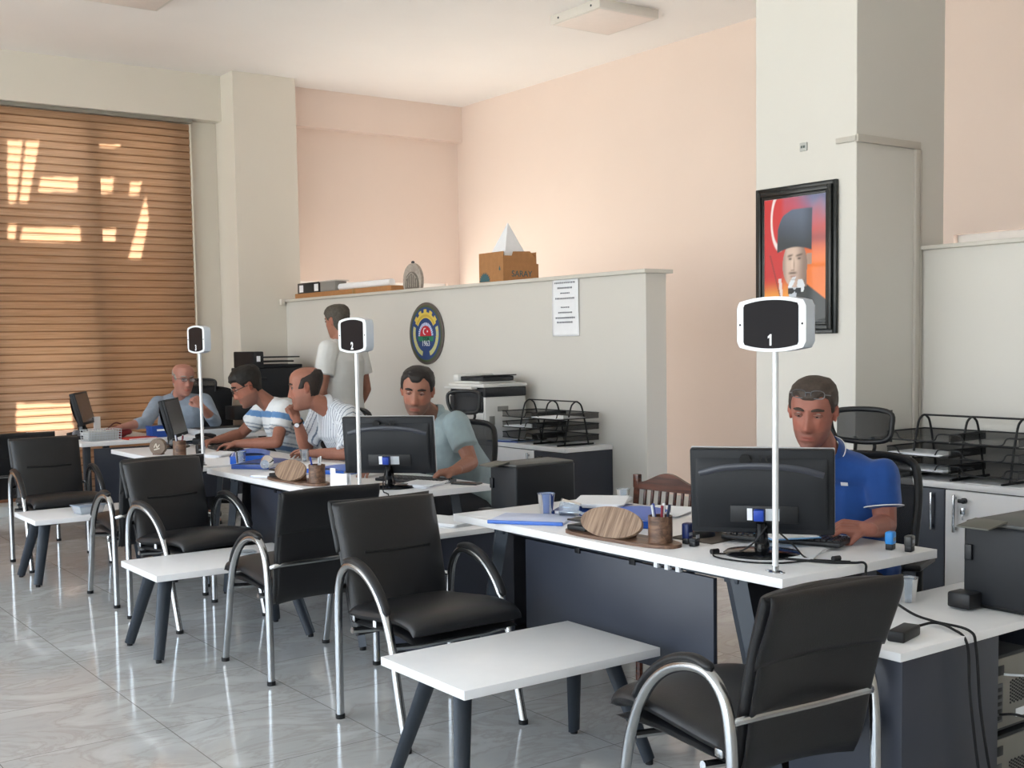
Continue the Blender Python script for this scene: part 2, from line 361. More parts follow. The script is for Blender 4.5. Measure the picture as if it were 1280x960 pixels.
# --- added unseen gobo outside, holes cut to shape sun patches on the blind
polys=[[(2.59,3.28),(2.72,3.29),(2.64,2.74),(2.58,2.73)],[(2.75,3.29),(2.86,3.3),(2.74,2.74),(2.67,2.74)],[(2.86,2.98),(3.18,3.0),(3.17,2.87),(2.83,2.85)],[(3.32,3.0),(3.5,3.02),(3.48,2.87),(3.31,2.86)],
[(3.65,2.99),(3.76,3.0),(3.72,2.87),(3.63,2.86)],[(3.79,2.87),(3.81,2.65),(3.72,2.28),(3.6,2.28),(3.7,2.6)],[(2.69,2.54),(3.18,2.56),(3.18,2.42),(2.66,2.41)],
[(3.31,2.55),(3.5,2.56),(3.49,2.44),(3.3,2.44)],[(2.57,2.56),(2.64,2.56),(2.62,2.42),(2.56,2.42)],[(3.25,3.3),(3.57,3.32),(3.57,3.29),(3.25,3.27)],
[(2.57,1.0),(3.04,.98),(3.05,.71),(2.56,.74)],[(2.3,1.01),(2.46,1.01),(2.45,.75),(2.3,.75)],[(1.2,2.9),(1.9,2.95),(1.7,2.3),(1.1,2.3)],[(.2,1.3),(.9,1.3),(.9,.8),(.2,.8)]]
SD=V(-.16,-.80,-.58).normalized(); GY=11.55
sh=-SD*((GY-10.96)/-SD.y)
def inside(x,z,poly):
    c=False; n=len(poly)
    for i in range(n):
        (xa,za),(xb,zb)=poly[i],poly[i-1]
        if (za>z)!=(zb>z) and x<(xb-xa)*(z-za)/(zb-za)+xa: c=not c
    return c
BB=[(min(x for x,z in p),max(x for x,z in p),min(z for x,z in p),max(z for x,z in p)) for p in polys]
g=MB(); st=.01; vid={}; gv=[];gf=[]
def gid(i,k):
    if (i,k) not in vid: vid[(i,k)]=len(gv); gv.append((-3.6+i*st,GY,-.1+k*st))
    return vid[(i,k)]
def hole(i,k):
    x=-3.6+(i+.5)*st-sh.x; z=-.1+(k+.5)*st-sh.z
    return any(b_[0]<=x<=b_[1] and b_[2]<=z<=b_[3] and inside(x,z,p) for p,b_ in zip(polys,BB))
HI,HK=860,470
for k in range(HK):
    i=0
    while i<HI:
        if hole(i,k): i+=1; continue
        j=i
        while j<HI and not hole(j,k) : j+=1
        # long strips of quads keep the screen light
        gf.append((gid(i,k),gid(j,k),gid(j,k+1),gid(i,k+1))); i=j
g.add(gv,gf)
mg=bpy.data.materials.new('gobo_translucent'); mg.use_nodes=True; N=mg.node_tree.nodes; L=mg.node_tree.links; N.clear()
o=N.new('ShaderNodeOutputMaterial'); d=N.new('ShaderNodeBsdfDiffuse'); t=N.new('ShaderNodeBsdfTranslucent'); m=N.new('ShaderNodeMixShader'); m.inputs[0].default_value=.3
d.inputs[0].default_value=lin('c8b8a0'); t.inputs[0].default_value=lin('c8b8a0'); L.new(d.outputs[0],m.inputs[1]); L.new(t.outputs[0],m.inputs[2]); L.new(m.outputs[0],o.inputs[0])
go=struct('sun_gobo',g,mg,0)  # unseen screen added to mask the sun behind the blind
so=go.modifiers.new('s','SOLIDIFY'); so.thickness=.004
# ground outside
struct('floor_outside',MB().box(-40,-30,-.3,X0-.2,30,-.15,0).box(X0-.2,Y1+.2,-.3,40,30,-.15,0).box(X0-.2,-30,-.3,40,Y0-.2,-.15,0),mat('paving_warm','dccfbc',.9,noise_amt=.1,noise_scale=.5),0)
# --- flat panel lamps on the ceiling
def panel_lamp(loc,label):
    t=thing('ceiling_lamp',label,'lamp',loc,0,'square ceiling panels')
    part('housing',MB().box(-.3,-.3,-.07,.3,.3,0,.004),mat('lamp_housing','d6d2cc',.45),t)
    part('diffuser',MB().box(-.275,-.275,-.073,.275,.275,-.069,.002),mat('lamp_diffuser','e6dcd6',.4),t)
    for y in (-.2,.2): part('screw',MB().cyl((-.303,y,-.035),(-.299,y,-.035),.009,seg=8),M_dgrey,t)
    return t
panel_lamp((6.19,7.23,ZC),'square white panel lamp on the ceiling near the salmon side wall')
panel_lamp((2.88,8.51,ZC),'square white panel lamp cut by the top left edge of the view')
# ================================================================== guest chairs and coffee tables
def make_guest_chair(label,loc,rz):
    t=thing('guest_chair',label,'chair',loc,rz,'black guest chairs with arched tube arms')
    prof=[(.255,.012),(.253,.28),(.248,.46),(.225,.565),(.17,.620),(.095,.627),(.01,.602),(-.065,.548),(-.125,.465),(-.168,.36),(-.20,.22),(-.255,.012)]
    for sx in (-1,1):
        fr=part('tube_frame',MB().tube(catmull([(sx*.262,y,z) for y,z in prof],5),.0165,12),M_chrome,t,60)
        for y in (.255,-.255): part('rubber_foot',MB().cyl((sx*.262,y,0),(sx*.262,y,.018),.0185,seg=12),M_rubber,fr)
        ap=[(.18,.638),(.11,.651),(.03,.635),(-.04,.596),(-.102,.540),(-.140,.482)]
        part('arm_pad',MB().tube(catmull([(sx*.262,y,z) for y,z in ap],5),[.006]+[.016]*24+[.008],12,flat=(.75,1.1)),M_leather,t,60)
        part('mount_bracket',MB().box(sx*.262-.012,-.17,.35,sx*.262+.012,-.15,.40,.003).box(sx*.262-sx*.03-.008,.16,.40,sx*.262-sx*.03+.008,.19,.43,.003),M_chrome,t)
    for y,z in ((.14,.365),(-.165,.36)): part('cross_bar',MB().tube([(-.262,y,z+.01),(-.15,y,z),(.15,y,z),(.262,y,z+.01)],.012,8),M_chrome,t)
    s=part('seat',MB().pad([(-.285,.425),(-.25,.452),(-.15,.462),(0,.448),(.12,.435),(.215,.43)],.243,.062,eu=8,ev=12,crown=.25),M_leather,t,60)
    part('seat_base',MB().pad([(-.27,.395),(-.1,.408),(.2,.395)],.235,.03,eu=10,ev=14),M_leather,s,60)
    part('care_label',MB().box(-.247,-.02,.412,-.243,0.0,.436,.001),M_paper,s)
    bp=[(.165,.345),(.195,.42),(.215,.52),(.24,.62),(.268,.72),(.298,.81),(.312,.852)]
    hw=lambda v:.222+.016*v
    bk=part('backrest',MB().pad(bp,hw,.05,bow=-.022,eu=10,ev=16,crown=.2),M_leather,t,60)
    part('back_shell',MB().pad([(y+.028,z+.004) for y,z in bp[:-1]],lambda v:.215+.016*v,.02,bow=-.026,eu=12,ev=14),M_leather,bk,60)
    part('head_roll',MB().pad([(.283,.66),(.305,.72),(.330,.785),(.343,.825),(.342,.852)],.238,.026,bow=-.02,eu=10,ev=12),M_leather,bk,60)
    part('seam',MB().tube(catmull([(-.15,.2262,.655),(0,.2172,.652),(.15,.2262,.655)],6),.007,6),M_rubber,bk)
    part('back_bar',MB().tube(catmull([(-.262,.243,.51),(-.2,.272,.525),(0,.288,.53),(.2,.272,.525),(.262,.243,.51)],6),.0085,8,flat=(1.3,.8)),M_chrome,t)
    return t
gc=[]
c0=make_guest_chair('black guest chair facing forward behind the nearest coffee table',(2.395,3.88,0),0)
def guest(loc,rz,label): return copy_tree(c0,loc,rz,label)
guest((2.372,4.985,0),PI,'black guest chair seen from behind, just in front of the second service desk')
guest((2.345,6.19,0),math.radians(10),'black guest chair facing forward behind the middle coffee table')
guest((2.33,6.965,0),PI,'black guest chair seen from behind, mostly hidden behind the middle pair of chairs')
guest((2.225,8.40,0),0,'black guest chair facing forward behind the farthest coffee table')
guest((2.20,9.62,0),PI,'farthest black guest chair at the left edge, its back toward the camera, near the blind')
guest((2.42,2.27,0),PI+math.radians(-4),'nearest black guest chair at the bottom right, seen from behind')
gs=bpy.data.objects
# cushion left on a chair rail is part of the chair; small yellow tag on the floor
tag(part('floor_box',MB().box(2.70,4.62,0,2.76,4.69,.055,.003).box(2.699,4.64,.012,2.7,4.67,.042,0,mi=1),[M_black,mat('tag_ochre','a08a3c',.6)]),'small black box with an ochre mark on the floor under the second desk','box')

def make_table(label,loc):
    t=thing('coffee_table',label,'table',loc,0,'white coffee tables between the guest chairs')
    part('table_top',MB().box(-.405,-.255,.39,.405,.255,.42,.0015),[M_white],t,30)
    for sx in (-1,1):
        part('leg_plate',MB().box(sx*.30-.045,-.21,.378,sx*.30+.045,.21,.39,.002),M_dgrey,t)
        for sy in (-1,1):
            a=V(sx*.305,sy*.095,.385);b=V(sx*.392,sy*.208,.014)
            lg=part('leg',MB().tube([a,b],[.029,.021],8,flat=(1.25,.72)),M_dgrey,t,50)
            part('foot',MB().cyl((b.x,b.y,0),(b.x,b.y,.016),.014,seg=10),M_rubber,lg)
    return t
t0=make_table('nearest white coffee table with dark splayed legs, empty top',(2.35,3.21,0))
copy_tree(t0,(2.24,5.61,0),0,'middle white coffee table with a clear lid lying on it')
copy_tree(t0,(2.26,7.83,0),0,'farthest white coffee table with a clear food tub on it')
# tub and lid
tb=thing('food_tub','clear plastic tub with a bluish lid on the farthest coffee table','tub',(2.22,7.72,.42),.2)
def frustum(hx,hy,h,k,b=.004):
    m=MB().box(-hx,-hy,0,hx,hy,h,b); m.v=[(x*(k+(1-k)*z/h),y*(k+(1-k)*z/h),z) for x,y,z in m.v]; return m
part('body',frustum(.088,.06,.05,.82),M_glassw,tb); part('lid',MB().box(-.094,-.066,.05,.094,.066,.058,.003),glass_mat('tub_lid','c8dcf4',.45),tb)
tag(part('clear_lid',MB().lathe([(.001,.0),(.058,.0),(.062,.004),(.058,.008),(.05,.006),(.001,.006)],28),M_glassw,loc=(2.40,5.66,.42)),'round clear plastic lid lying flat on the middle coffee table','lid')

# ================================================================== service desks
def make_desk(label,x0,y0,y1,depth=.78,grp='white service desks along the counter row',pan=True):
    t=thing('service_desk',label,'desk',(x0,y0,0),0,grp); L=y1-y0
    part('desk_top',MB().box(0,0,.72,depth,L,.75,.0015),M_white,t,30)
    part('beam',MB().box(.12,.25,.68,.17,L-.25,.72,.002).box(depth-.17,.25,.68,depth-.12,L-.25,.72,.002),M_dgrey,t)
    for sy,yy in ((-1,.26),(1,L-.26)):
        for x in (.07,depth-.07):
            a=V(x,yy,.72);b=V(x,yy+sy*.19,.015)
            lg=part('leg',MB().tube([a,b],[.046,.038],4,flat=(.55,1)),M_dgrey,t,30)
            part('foot',MB().cyl((b.x,b.y,0),(b.x,b.y,.02),.016,seg=10),M_rubber,lg)
        part('leg_bridge',MB().box(.05,yy-.03,.69,depth-.05,yy+.03,.72,.003),M_dgrey,t)
    if pan:
        mp_=part('modesty_panel',MB().box(.125,.41,.305,.143,L-.345,.672,.001),M_anth,t,30)
        part('panel_label',MB().box(.1235,.47,.325,.125,.50,.335,0),mat('label_pale','b8bcc0',.4),mp_)
        for k in range(3):
            y=.56+k*.055; part('cable_clip',MB().box(.11,y,.672,.13,y+.018,.719,.001),M_paper,mp_)
        for y in (.8,L-.7): part('bracket',MB().box(.12,y,.66,.16,y+.03,.72,.001),M_black,mp_)
    return t
D1=make_desk('nearest white service desk with number post 1 at its corner',2.725,2.385,4.20)
D2=make_desk('white service desk in the middle with number post 2 at its corner',2.64,4.93,6.75,.80)
D3=make_desk('third white service desk with number post 3 at its corner',2.625,6.87,8.52,.80)
t=thing('corner_desk','white L-shaped desk beside the blind, heaped with papers, where the grey shirt man sits','desk',(2.62,9.22,0))
part('desk_top',MB().box(0,0,.72,.72,1.65,.75,.0015),M_white,t); part('side_top',MB().box(.72,0,.72,1.55,.42,.75,.0015),M_white,t)
for x,y in ((.05,.05),(.05,1.6),(.67,1.6),(1.5,.05)): part('leg',MB().box(x-.025,y-.025,0,x+.025,y+.025,.72,.003),M_dgrey,t)
part('modesty_panel',MB().box(.1,.02,.25,1.45,.038,.7,.001),M_anth,t)

def make_return(label,x0,y0,xl=1.25):
    t=thing('desk_return',label,'cabinet',(x0,y0,0),0,'low white topped return units beside the desks')
    part('return_top',MB().box(0,0,.595,xl,.44,.62,.0015),M_white,t,30)
    part('side_block',MB().box(.035,.02,.0,.50,.42,.595,.0015),M_anth,t,30)
    part('open_bay',MB().box(.50,.40,.0,1.02,.42,.595,.001).box(.50,.02,0,1.02,.40,.02,.001).box(1.02,.02,0,1.04,.42,.595,.001),M_anth,t,30)
    part('end_panel',MB().box(xl-.05,.02,0,xl-.03,.42,.595,.001),M_anth,t,30)
    return t
R1=make_return('low return unit at the bottom right holding computers, printer on top',2.69,1.94)
copy_tree(R1,(2.75,4.47,0),0,'low return unit between the first and second desks with a black printer on top')

# computers in the open bay, rear panels toward the camera
def make_pc(label,loc):
    t=thing('computer_tower',label,'computer',loc,0,'computer towers in the return unit')
    part('case',MB().box(-.11,0,0,.11,.33,.235,.004),mat('case_dark','26282b',.5),t)
    rp=part('rear_panel',MB().box(-.10,-.004,.01,.10,.001,.225,.002),mat('zinc_panel','86847e',.45,metal=.5),t)
    fg=MB()
    for i in range(9):
        for k in range(7):
            fg.cyl((.0+i*.0098,-.0055,.08+k*.0105+(i%2)*.005),(.0+i*.0098,-.003,.08+k*.0105+(i%2)*.005),.0038,seg=6)
    part('fan_grille',fg,M_black,rp,0)
    part('port_block',MB().box(-.085,-.007,.03,-.045,-.003,.15,.001),mat('port_grey','55575a',.5),rp)
    pb=MB()
    for k in range(5): pb.box(-.08,-.009,.038+k*.022,-.052,-.006,.05+k*.022,.001)
    part('ports',pb,M_black,rp); part('serial_label',MB().box(.03,-.006,.03,.08,-.003,.055,0),M_paper,rp)
    part('power_socket',MB().box(-.08,-.008,.175,-.04,-.003,.205,.002),M_black,rp)
    return t
make_pc('lower computer tower in the open bay under the near return top',(3.315,2.0,.02))
copy_tree(bpy.data.objects['computer_tower'],(3.315,2.0,.27),0,'upper computer tower in the open bay under the near return top')
def cable(name,label,pts,r=.003,m=None,n=8,cat='cable',parent=None):
    o=part(name,MB().tube(catmull(pts,n),r,6),m or M_rubber,parent,60)
    if not parent: tag(o,label,cat)
    return o
cable('computer_cable','blue plugged black cable hanging from the computer rear panels',[(3.24,1.985,.33),(3.25,1.93,.34),(3.31,1.9,.30),(3.36,1.91,.15),(3.38,1.93,.01)],.004)
cable('grey_cable','pale grey cable looping out of the computer bay',[(3.26,1.985,.45),(3.33,1.92,.44),(3.40,1.91,.38),(3.43,1.95,.2),(3.43,1.93,.02)],.004,M_silver)

# ================================================================== cabinets at the partition
M_keyb=mat('lock_black','0f1012',.3)
def handle(parent,x,y,z): 
    h=part('handle',MB().box(x-.022,y-.006,z-.085,x-.012,y+.006,z+.085,.003).box(x-.014,y-.005,z-.075,x,y+.005,z-.062,.001).box(x-.014,y-.005,z+.062,x,y+.005,z+.075,.001),M_chrome,parent); return h
def make_cab(label,x0,x1,ys,ztop,doors,grp='low cabinets against the partition'):
    t=thing('low_cabinet',label,'cabinet',(0,0,0),0,grp)
    ya,yb=ys[0],ys[-1]
    part('cabinet_top',MB().box(x0,ya,ztop-.028,x1,yb,ztop,.0015),M_white,t,30)
    part('carcass',MB().box(x0+.02,ya+.004,.0,x1,yb-.004,ztop-.03,.001),M_anth,t,30)
    for i,(kind,hy,lock) in enumerate(doors):
        d=part('door',MB().box(x0+.003,ys[i]+.003,.06,x0+.02,ys[i+1]-.003,ztop-.034,.0015),M_white if kind=='w' else M_anth,t,30,label='white door' if kind=='w' else 'dark grey door')
        if hy is not None: handle(d,x0+.003,hy,ztop-.135)
        if lock:
            l=part('lock',MB().cyl((x0-.012,lock,ztop-.075),(x0+.003,lock,ztop-.075),.013,seg=12).box(x0-.028,lock-.018,ztop-.083,x0-.012,lock+.018,ztop-.067,.003),M_keyb,d)
            part('key',MB().box(x0-.016,lock-.012,ztop-.135,x0-.011,lock+.012,ztop-.105,.002).box(x0-.014,lock-.003,ztop-.16,x0-.012,lock+.003,ztop-.135,.001),M_chrome,l)
    return t
make_cab('low cabinet under the white copier and its letter tray, with a white door',4.6,4.995,[5.79,6.12,6.56,7.05,7.55,8.15],.80,[('d',None,6.04),('w',6.17,None),('w',None,None),('d',7.12,None),('w',7.62,None)])
make_cab('low cabinet at the right with a wide white door, keys in its lock',4.65,4.995,[2.0,3.13,3.49],.82,[('w',3.075,3.03),('d',3.19,None)])
t=thing('flat_papers','loose sheets lying on the right hand cabinet below the letter trays','paper',(4.72,2.9,.82))
part('sheet',MB().box(-.05,-.12,0,.06,.14,.002,0),M_paper,t); part('sheet',MB().box(-.06,-.36,0,.04,-.16,.003,0),M_paper,t)

def make_tray(label,loc):
    t=thing('letter_tray',label,'letter tray',loc,0,'black wire mesh letter trays')
    L,D,H=.66,.25,.285
    for y in (-L/2+.08,0.0,L/2-.08):
        part('arch',MB().tube(catmull([(-.10,y,.0),(-.075,y,.13),(-.045,y,.245),(-.02,y,.275),(0,y,.282),(.02,y,.275),(.045,y,.245),(.075,y,.13),(.10,y,.0)],4),.0055,8),M_wirep,t,60)
        part('foot_bar',MB().tube([(-.16,y,.006),(.14,y,.006)],.006,8),M_wirep,t)
    part('top_bar',MB().tube([(0,-L/2+.08,.283),(0,L/2-.08,.283)],.0045,8),M_wirep,t)
    for k in range(3):
        for s in (-1,1):
            z=.035+k*.07; ya=s*.005 if s>0 else -L/2; yb=L/2 if s>0 else -.005
            tr=part('tray',MB().add([(-.17,ya,z),(.12,ya,z),(.12,yb,z),(-.17,yb,z)],[(0,1,2,3)]).add([(-.17,ya,z),(.12,ya,z),(.12,ya,z+.035),(-.17,ya,z+.035)],[(0,1,2,3)]).add([(-.17,yb,z),(.12,yb,z),(.12,yb,z+.035),(-.17,yb,z+.035)],[(0,1,2,3)]).add([(.12,ya,z),(.12,yb,z),(.12,yb,z+.035),(.12,ya,z+.035)],[(0,1,2,3)]),M_wire,t,0)
            md=(ya+yb)/2
            part('rim',MB().tube(catmull([(-.17,ya,z+.035),(-.175,ya+.05,z+.034),(-.172,md-.085,z+.004),(-.17,md,z),(-.172,md+.085,z+.004),(-.175,yb-.05,z+.034),(-.17,yb,z+.035)],4),.0035,6).tube([(-.17,ya,z+.035),(.12,ya,z+.035),(.12,yb,z+.035),(-.17,yb,z+.035)],.0035,6).tube([(-.17,ya,z),(-.17,yb,z)],.003,6),M_wirep,tr)
    return t
TR1=make_tray('six shelf black letter tray on the cabinet beside the white copier',(4.80,6.17,.80))
copy_tree(TR1,(4.84,3.12,.82),0,'six shelf black letter tray on the right hand cabinet behind the blue shirt man')
def sheets(loc,rz,n,label,cat='paper',hx=.105,hy=.148,m=None,h=.0016,grp=None):
    mb_=MB()
    for k in range(n):
        a=random.uniform(-.12,.12); M=Matrix.Translation((random.uniform(-.006,.006),random.uniform(-.006,.006),0))@Matrix.Rotation(a,4,'Z')
        mb_.box(-hx,-hy,k*h,hx,hy,(k+1)*h-.0002,0,M=M)
    return tag(part('paper_stack',mb_,m or M_paper,None,0,loc=loc,rz=rz),label,cat,grp)
sheets((4.77,3.30,.929),.0,5,'white sheets in the middle left shelf of the right hand letter tray')
sheets((4.77,3.28,.859),.0,5,'white sheets in the lowest left shelf of the right hand letter tray')
sheets((4.73,6.02,.979),.0,4,'white sheets in the top right shelf of the letter tray by the copier')
sheets((4.73,6.33,.909),.0,4,'white sheets in the middle left shelf of the letter tray by the copier')
fd=thing('plastic_folder','blue edged clear folder lying on the cabinet in front of the copier','folder',(4.70,6.52,.80),.3)
part('cover',MB().box(-.09,-.14,0,.09,.14,.006,.001),mat('folder_pale_blue','b6c6e6',.4),fd); part('spine',MB().box(-.10,-.14,0,-.09,.14,.010,.002),M_dblue,fd)

# ================================================================== white copier
M_cop=mat('copier_white','d4d4d2',.4); M_copd=mat('copier_dark','2a2c30',.4)
t=thing('white_copier','white multifunction copier with dark band standing on the cabinet','copier',(4.56,6.60,.80))
part('body',MB().box(0,0,0,.34,.42,.30,.006),M_cop,t)
part('dark_band',MB().box(-.006,-.005,.30,.345,.425,.365,.008),M_copd,t)
part('front_wrap',MB().box(-.01,.02,.20,.0,.425,.30,.004),M_copd,t)
part('scanner_lid',MB().box(-.02,-.01,.365,.35,.43,.39,.008),M_cop,t)
f=part('document_feeder',MB().box(.02,.10,.39,.33,.41,.405,.004).box(.02,.36,.40,.33,.43,.45,.012),M_cop,t)
ft=MB().box(.03,0,-.004,.31,.27,.004,.003); Mx=Matrix.Translation((0,.06,.445))@Matrix.Rotation(math.radians(-4),4,'X'); ft.v=[tuple(Mx@Vector(v)) for v in ft.v]
part('feeder_tray',ft,M_copd,f); part('feeder_side',MB().box(.04,.08,.405,.30,.36,.437,.006),M_copd,f)
part('grip_recess',MB().box(.10,-.003,.20,.19,.001,.235,.002),mat('recess_grey','8a8a88',.6),t)
part('vent_panel',MB().box(.03,-.003,.11,.075,.001,.17,.001),mat('recess_grey','8a8a88',.6),t)
for k in range(2): part('paper_drawer',MB().box(-.006,.02,.02+k*.09,.002,.40,.10+k*.09,.003),M_cop,t)
part('control_panel',MB().box(-.075,.06,.355,-.02,.40,.372,.005),M_cop,t)
part('power_plug',MB().box(.335,-.012,.10,.36,0,.15,.003),M_silver,t)
# papers where the standing man works
for k,(dx,dy,c,lb) in enumerate(((0,0,M_paper,'stack of papers on the cabinet beside the standing man'),(.02,-.32,M_dblue,'dark blue ring binder lying flat by the standing man'))):
    if k==0: sheets((4.79,7.85,.80),.2,10,lb,h=.003)
    else:
        b_=thing('ring_binder',lb,'binder',(4.78,7.40,.80),.1); part('cover',MB().box(-.13,-.15,0,.13,.15,.004,.001).box(-.13,-.15,.040,.13,.15,.044,.001).box(.126,-.15,0,.13,.15,.044,.001),c,b_); part('pages',MB().box(-.12,-.145,.005,.12,.145,.038,.001),M_paper,b_)
# black copier in the corner
t=thing('black_copier','black multifunction copier in the corner beside the column','copier',(4.33,9.88,0))
M_bc=mat('copier_black','1c1e22',.5,spec=.35)
part('stand_cabinet',MB().box(.02,.02,0,.54,.5,.62,.004),M_cop,t); part('paper_drawer',MB().box(.0,-.004,.40,.42,.02,.60,.006),M_copd,t); part('paper_drawer',MB().box(0,.0,.10,.5,.02,.36,.004),mat('drawer_grey','6c6e70',.5),t)
part('white_band',MB().box(0,0,.62,.56,.5,1.0,.006),M_cop,t)
part('body',MB().box(-.005,-.005,1.0,.565,.5,1.27,.008),M_bc,t)
part('bin_drawer',MB().box(-.20,-.01,.82,-.0,.2,.94,.006),M_copd,t)
part('output_shelf',MB().box(-.12,-.02,1.16,.12,.2,1.19,.006),M_bc,t)
f=part('document_feeder',MB().box(.02,.05,1.27,.50,.48,1.30,.008).box(.0,.0,1.27,.10,.45,1.42,.01),M_bc,t)
part('feeder_tray',MB().box(.11,.06,1.36,.48,.36,1.372,.003).box(.12,.06,1.32,.42,.4,1.335,.003),M_black,f)
part('white_sticker',MB().box(.03,-.003,1.33,.065,.0,1.38,0),M_paper,t)

# ================================================================== laser printers
def make_printer(label,loc):
    t=thing('laser_printer',label,'printer',loc,0,'black laser printers on the return units')
    part('body',MB().box(0,0,.01,.36,.215,.265,.012,seg=3),M_bc,t)
    part('top_cover',MB().box(.005,.005,.262,.355,.21,.275,.006),mat('printer_top','4a4b4a',.5),t)
    pt=MB().box(-.085,.075,0,.02,.185,.006,.002); Mx=Matrix.Translation((0,0,.275))@Matrix.Rotation(math.radians(-8),4,'Y'); pt.v=[tuple(Mx@Vector(v)) for v in pt.v]
    part('output_tray',pt,mat('tray_grey','57564f',.5),t)
    part('side_button',MB().box(-.010,.18,.15,.002,.205,.20,.003),M_black,t)
    part('input_tray',MB().box(-.07,.145,.005,.0,.225,.055,.008),M_black,t)
    part('base_feet',MB().box(.02,.02,0,.06,.21,.01,0).box(.30,.02,0,.34,.21,.01,0),M_rubber,t)
    return t
PR=make_printer('black laser printer on the near return unit at the right edge',(3.325,1.955,.62))
copy_tree(PR,(3.27,4.49,.62),0,'black laser printer on the return unit behind the nearest desk')
# adapter and its lead
t=thing('power_adapter','black power adapter brick lying on the near return top','adapter',(2.835,2.035,.62),.25)
part('brick',MB().box(-.062,-.026,0,.062,.026,.032,.007,seg=3),M_black,t); part('strain_relief',MB().tube([(.062,0,.016),(.09,-.005,.016)],[.008,.005],8),M_rubber,t)
cable('adapter_cable','black lead running from the adapter over the return edge to the floor',[(2.93,2.055,.637),(3.02,2.06,.632),(3.0,1.99,.630),(2.985,1.932,.60),(2.985,1.92,.45),(3.03,1.915,.2),(3.07,1.90,.02)],.0042)
cable('monitor_lead','black lead from the monitor crossing the desk edge down to the return unit',[(2.97,2.60,.754),(3.02,2.45,.756),(3.08,2.40,.754),(3.10,2.37,.752),(3.10,2.355,.70),(3.08,2.2,.635),(3.04,2.08,.630),(3.02,1.95,.630),(3.02,1.925,.58),(3.03,1.915,.4),(3.09,1.91,.15),(3.12,1.90,.02)],.0042)

# ================================================================== office chairs
def make_office(label,loc,rz):
    t=thing('office_chair',label,'office chair',loc,rz,'black mesh office chairs behind the desks')
    for k in range(5):
        a=2*PI*k/5+.3; d=V(math.cos(a),math.sin(a),0)
        l=part('base_leg',MB().tube([d*.03+V(0,0,.12),d*.30+V(0,0,.085)],[.026,.017],8),M_black,t,50)
        part('caster',MB().cyl(d*.30+V(-d.y,d.x,0)*.02+V(0,0,.03),d*.30-V(-d.y,d.x,0)*.02+V(0,0,.03),.03,seg=14).cyl(d*.30+V(0,0,.03),d*.30+V(0,0,.085),.008,seg=8),M_rubber,l)
    part('gas_column',MB().cyl((0,0,.09),(0,0,.30),.028).cyl((0,0,.28),(0,0,.42),.018).box(-.10,-.12,.40,.10,.12,.43,.005),M_black,t)
    part('seat',MB().pad([(-.26,.44),(-.22,.468),(-.05,.468),(.12,.46),(.24,.475)],.245,.07,eu=6,ev=8,crown=.3),mat('seat_fabric','1d1e21',.85,bump=.3),t,60)
    fr=part('back_frame',MB().tube(catmull([(-.19,.25,.55),(-.225,.275,.72),(-.225,.295,.90),(-.18,.305,.975),(0,.315,.99),(.18,.305,.975),(.225,.295,.90),(.225,.275,.72),(.19,.25,.55),(0,.25,.51),(-.19,.25,.55)],6)[:-1],.017,8,closed=True,flat=(1,1.4)),M_black,t,60)
    part('back_mesh',MB().pad([(.25,.53),(.262,.63),(.28,.75),(.297,.88),(.31,.98)],lambda v:.185+.035*math.sin(PI*min(1,v*1.1)),.006,bow=-.02,eu=16,ev=20),M_meshf,fr,60)
    part('back_strut',MB().tube(catmull([(0,.05,.42),(0,.22,.42),(0,.30,.52),(0,.325,.70)],5),.022,8),M_black,t,60)
    part('headrest_arm',MB().tube(catmull([(-.035,.31,.98),(-.04,.34,1.02),(-.035,.325,1.06)],4),.008,8).tube(catmull([(.035,.31,.98),(.04,.34,1.02),(.035,.325,1.06)],4),.008,8),M_black,t,60)
    hr=part('headrest',MB().tube(catmull([(-.105,.285,1.055),(-.125,.28,1.11),(-.115,.285,1.165),(0,.305,1.178),(.115,.285,1.165),(.125,.28,1.11),(.105,.285,1.055),(0,.305,1.042),(-.105,.285,1.055)],5)[:-1],.011,8,closed=True),M_black,t,60)
    part('headrest_mesh',MB().pad([(.302,1.045),(.307,1.11),(.302,1.172)],.115,.008,bow=-.024,eu=12,ev=16),M_meshf,hr,60)
    for sx in (-1,1):
        a=part('armrest',MB().tube(catmull([(sx*.22,.02,.42),(sx*.29,.02,.44),(sx*.30,.02,.60)],4),.014,8),M_black,t,60)
        part('arm_pad',MB().box(sx*.30-.035,-.11,.60,sx*.30+.035,.13,.625,.010,seg=3),M_black,a)
    return t
OC=make_office('black mesh office chair behind the blue polo man',(3.74,2.98,0),face(-.93,-.37))

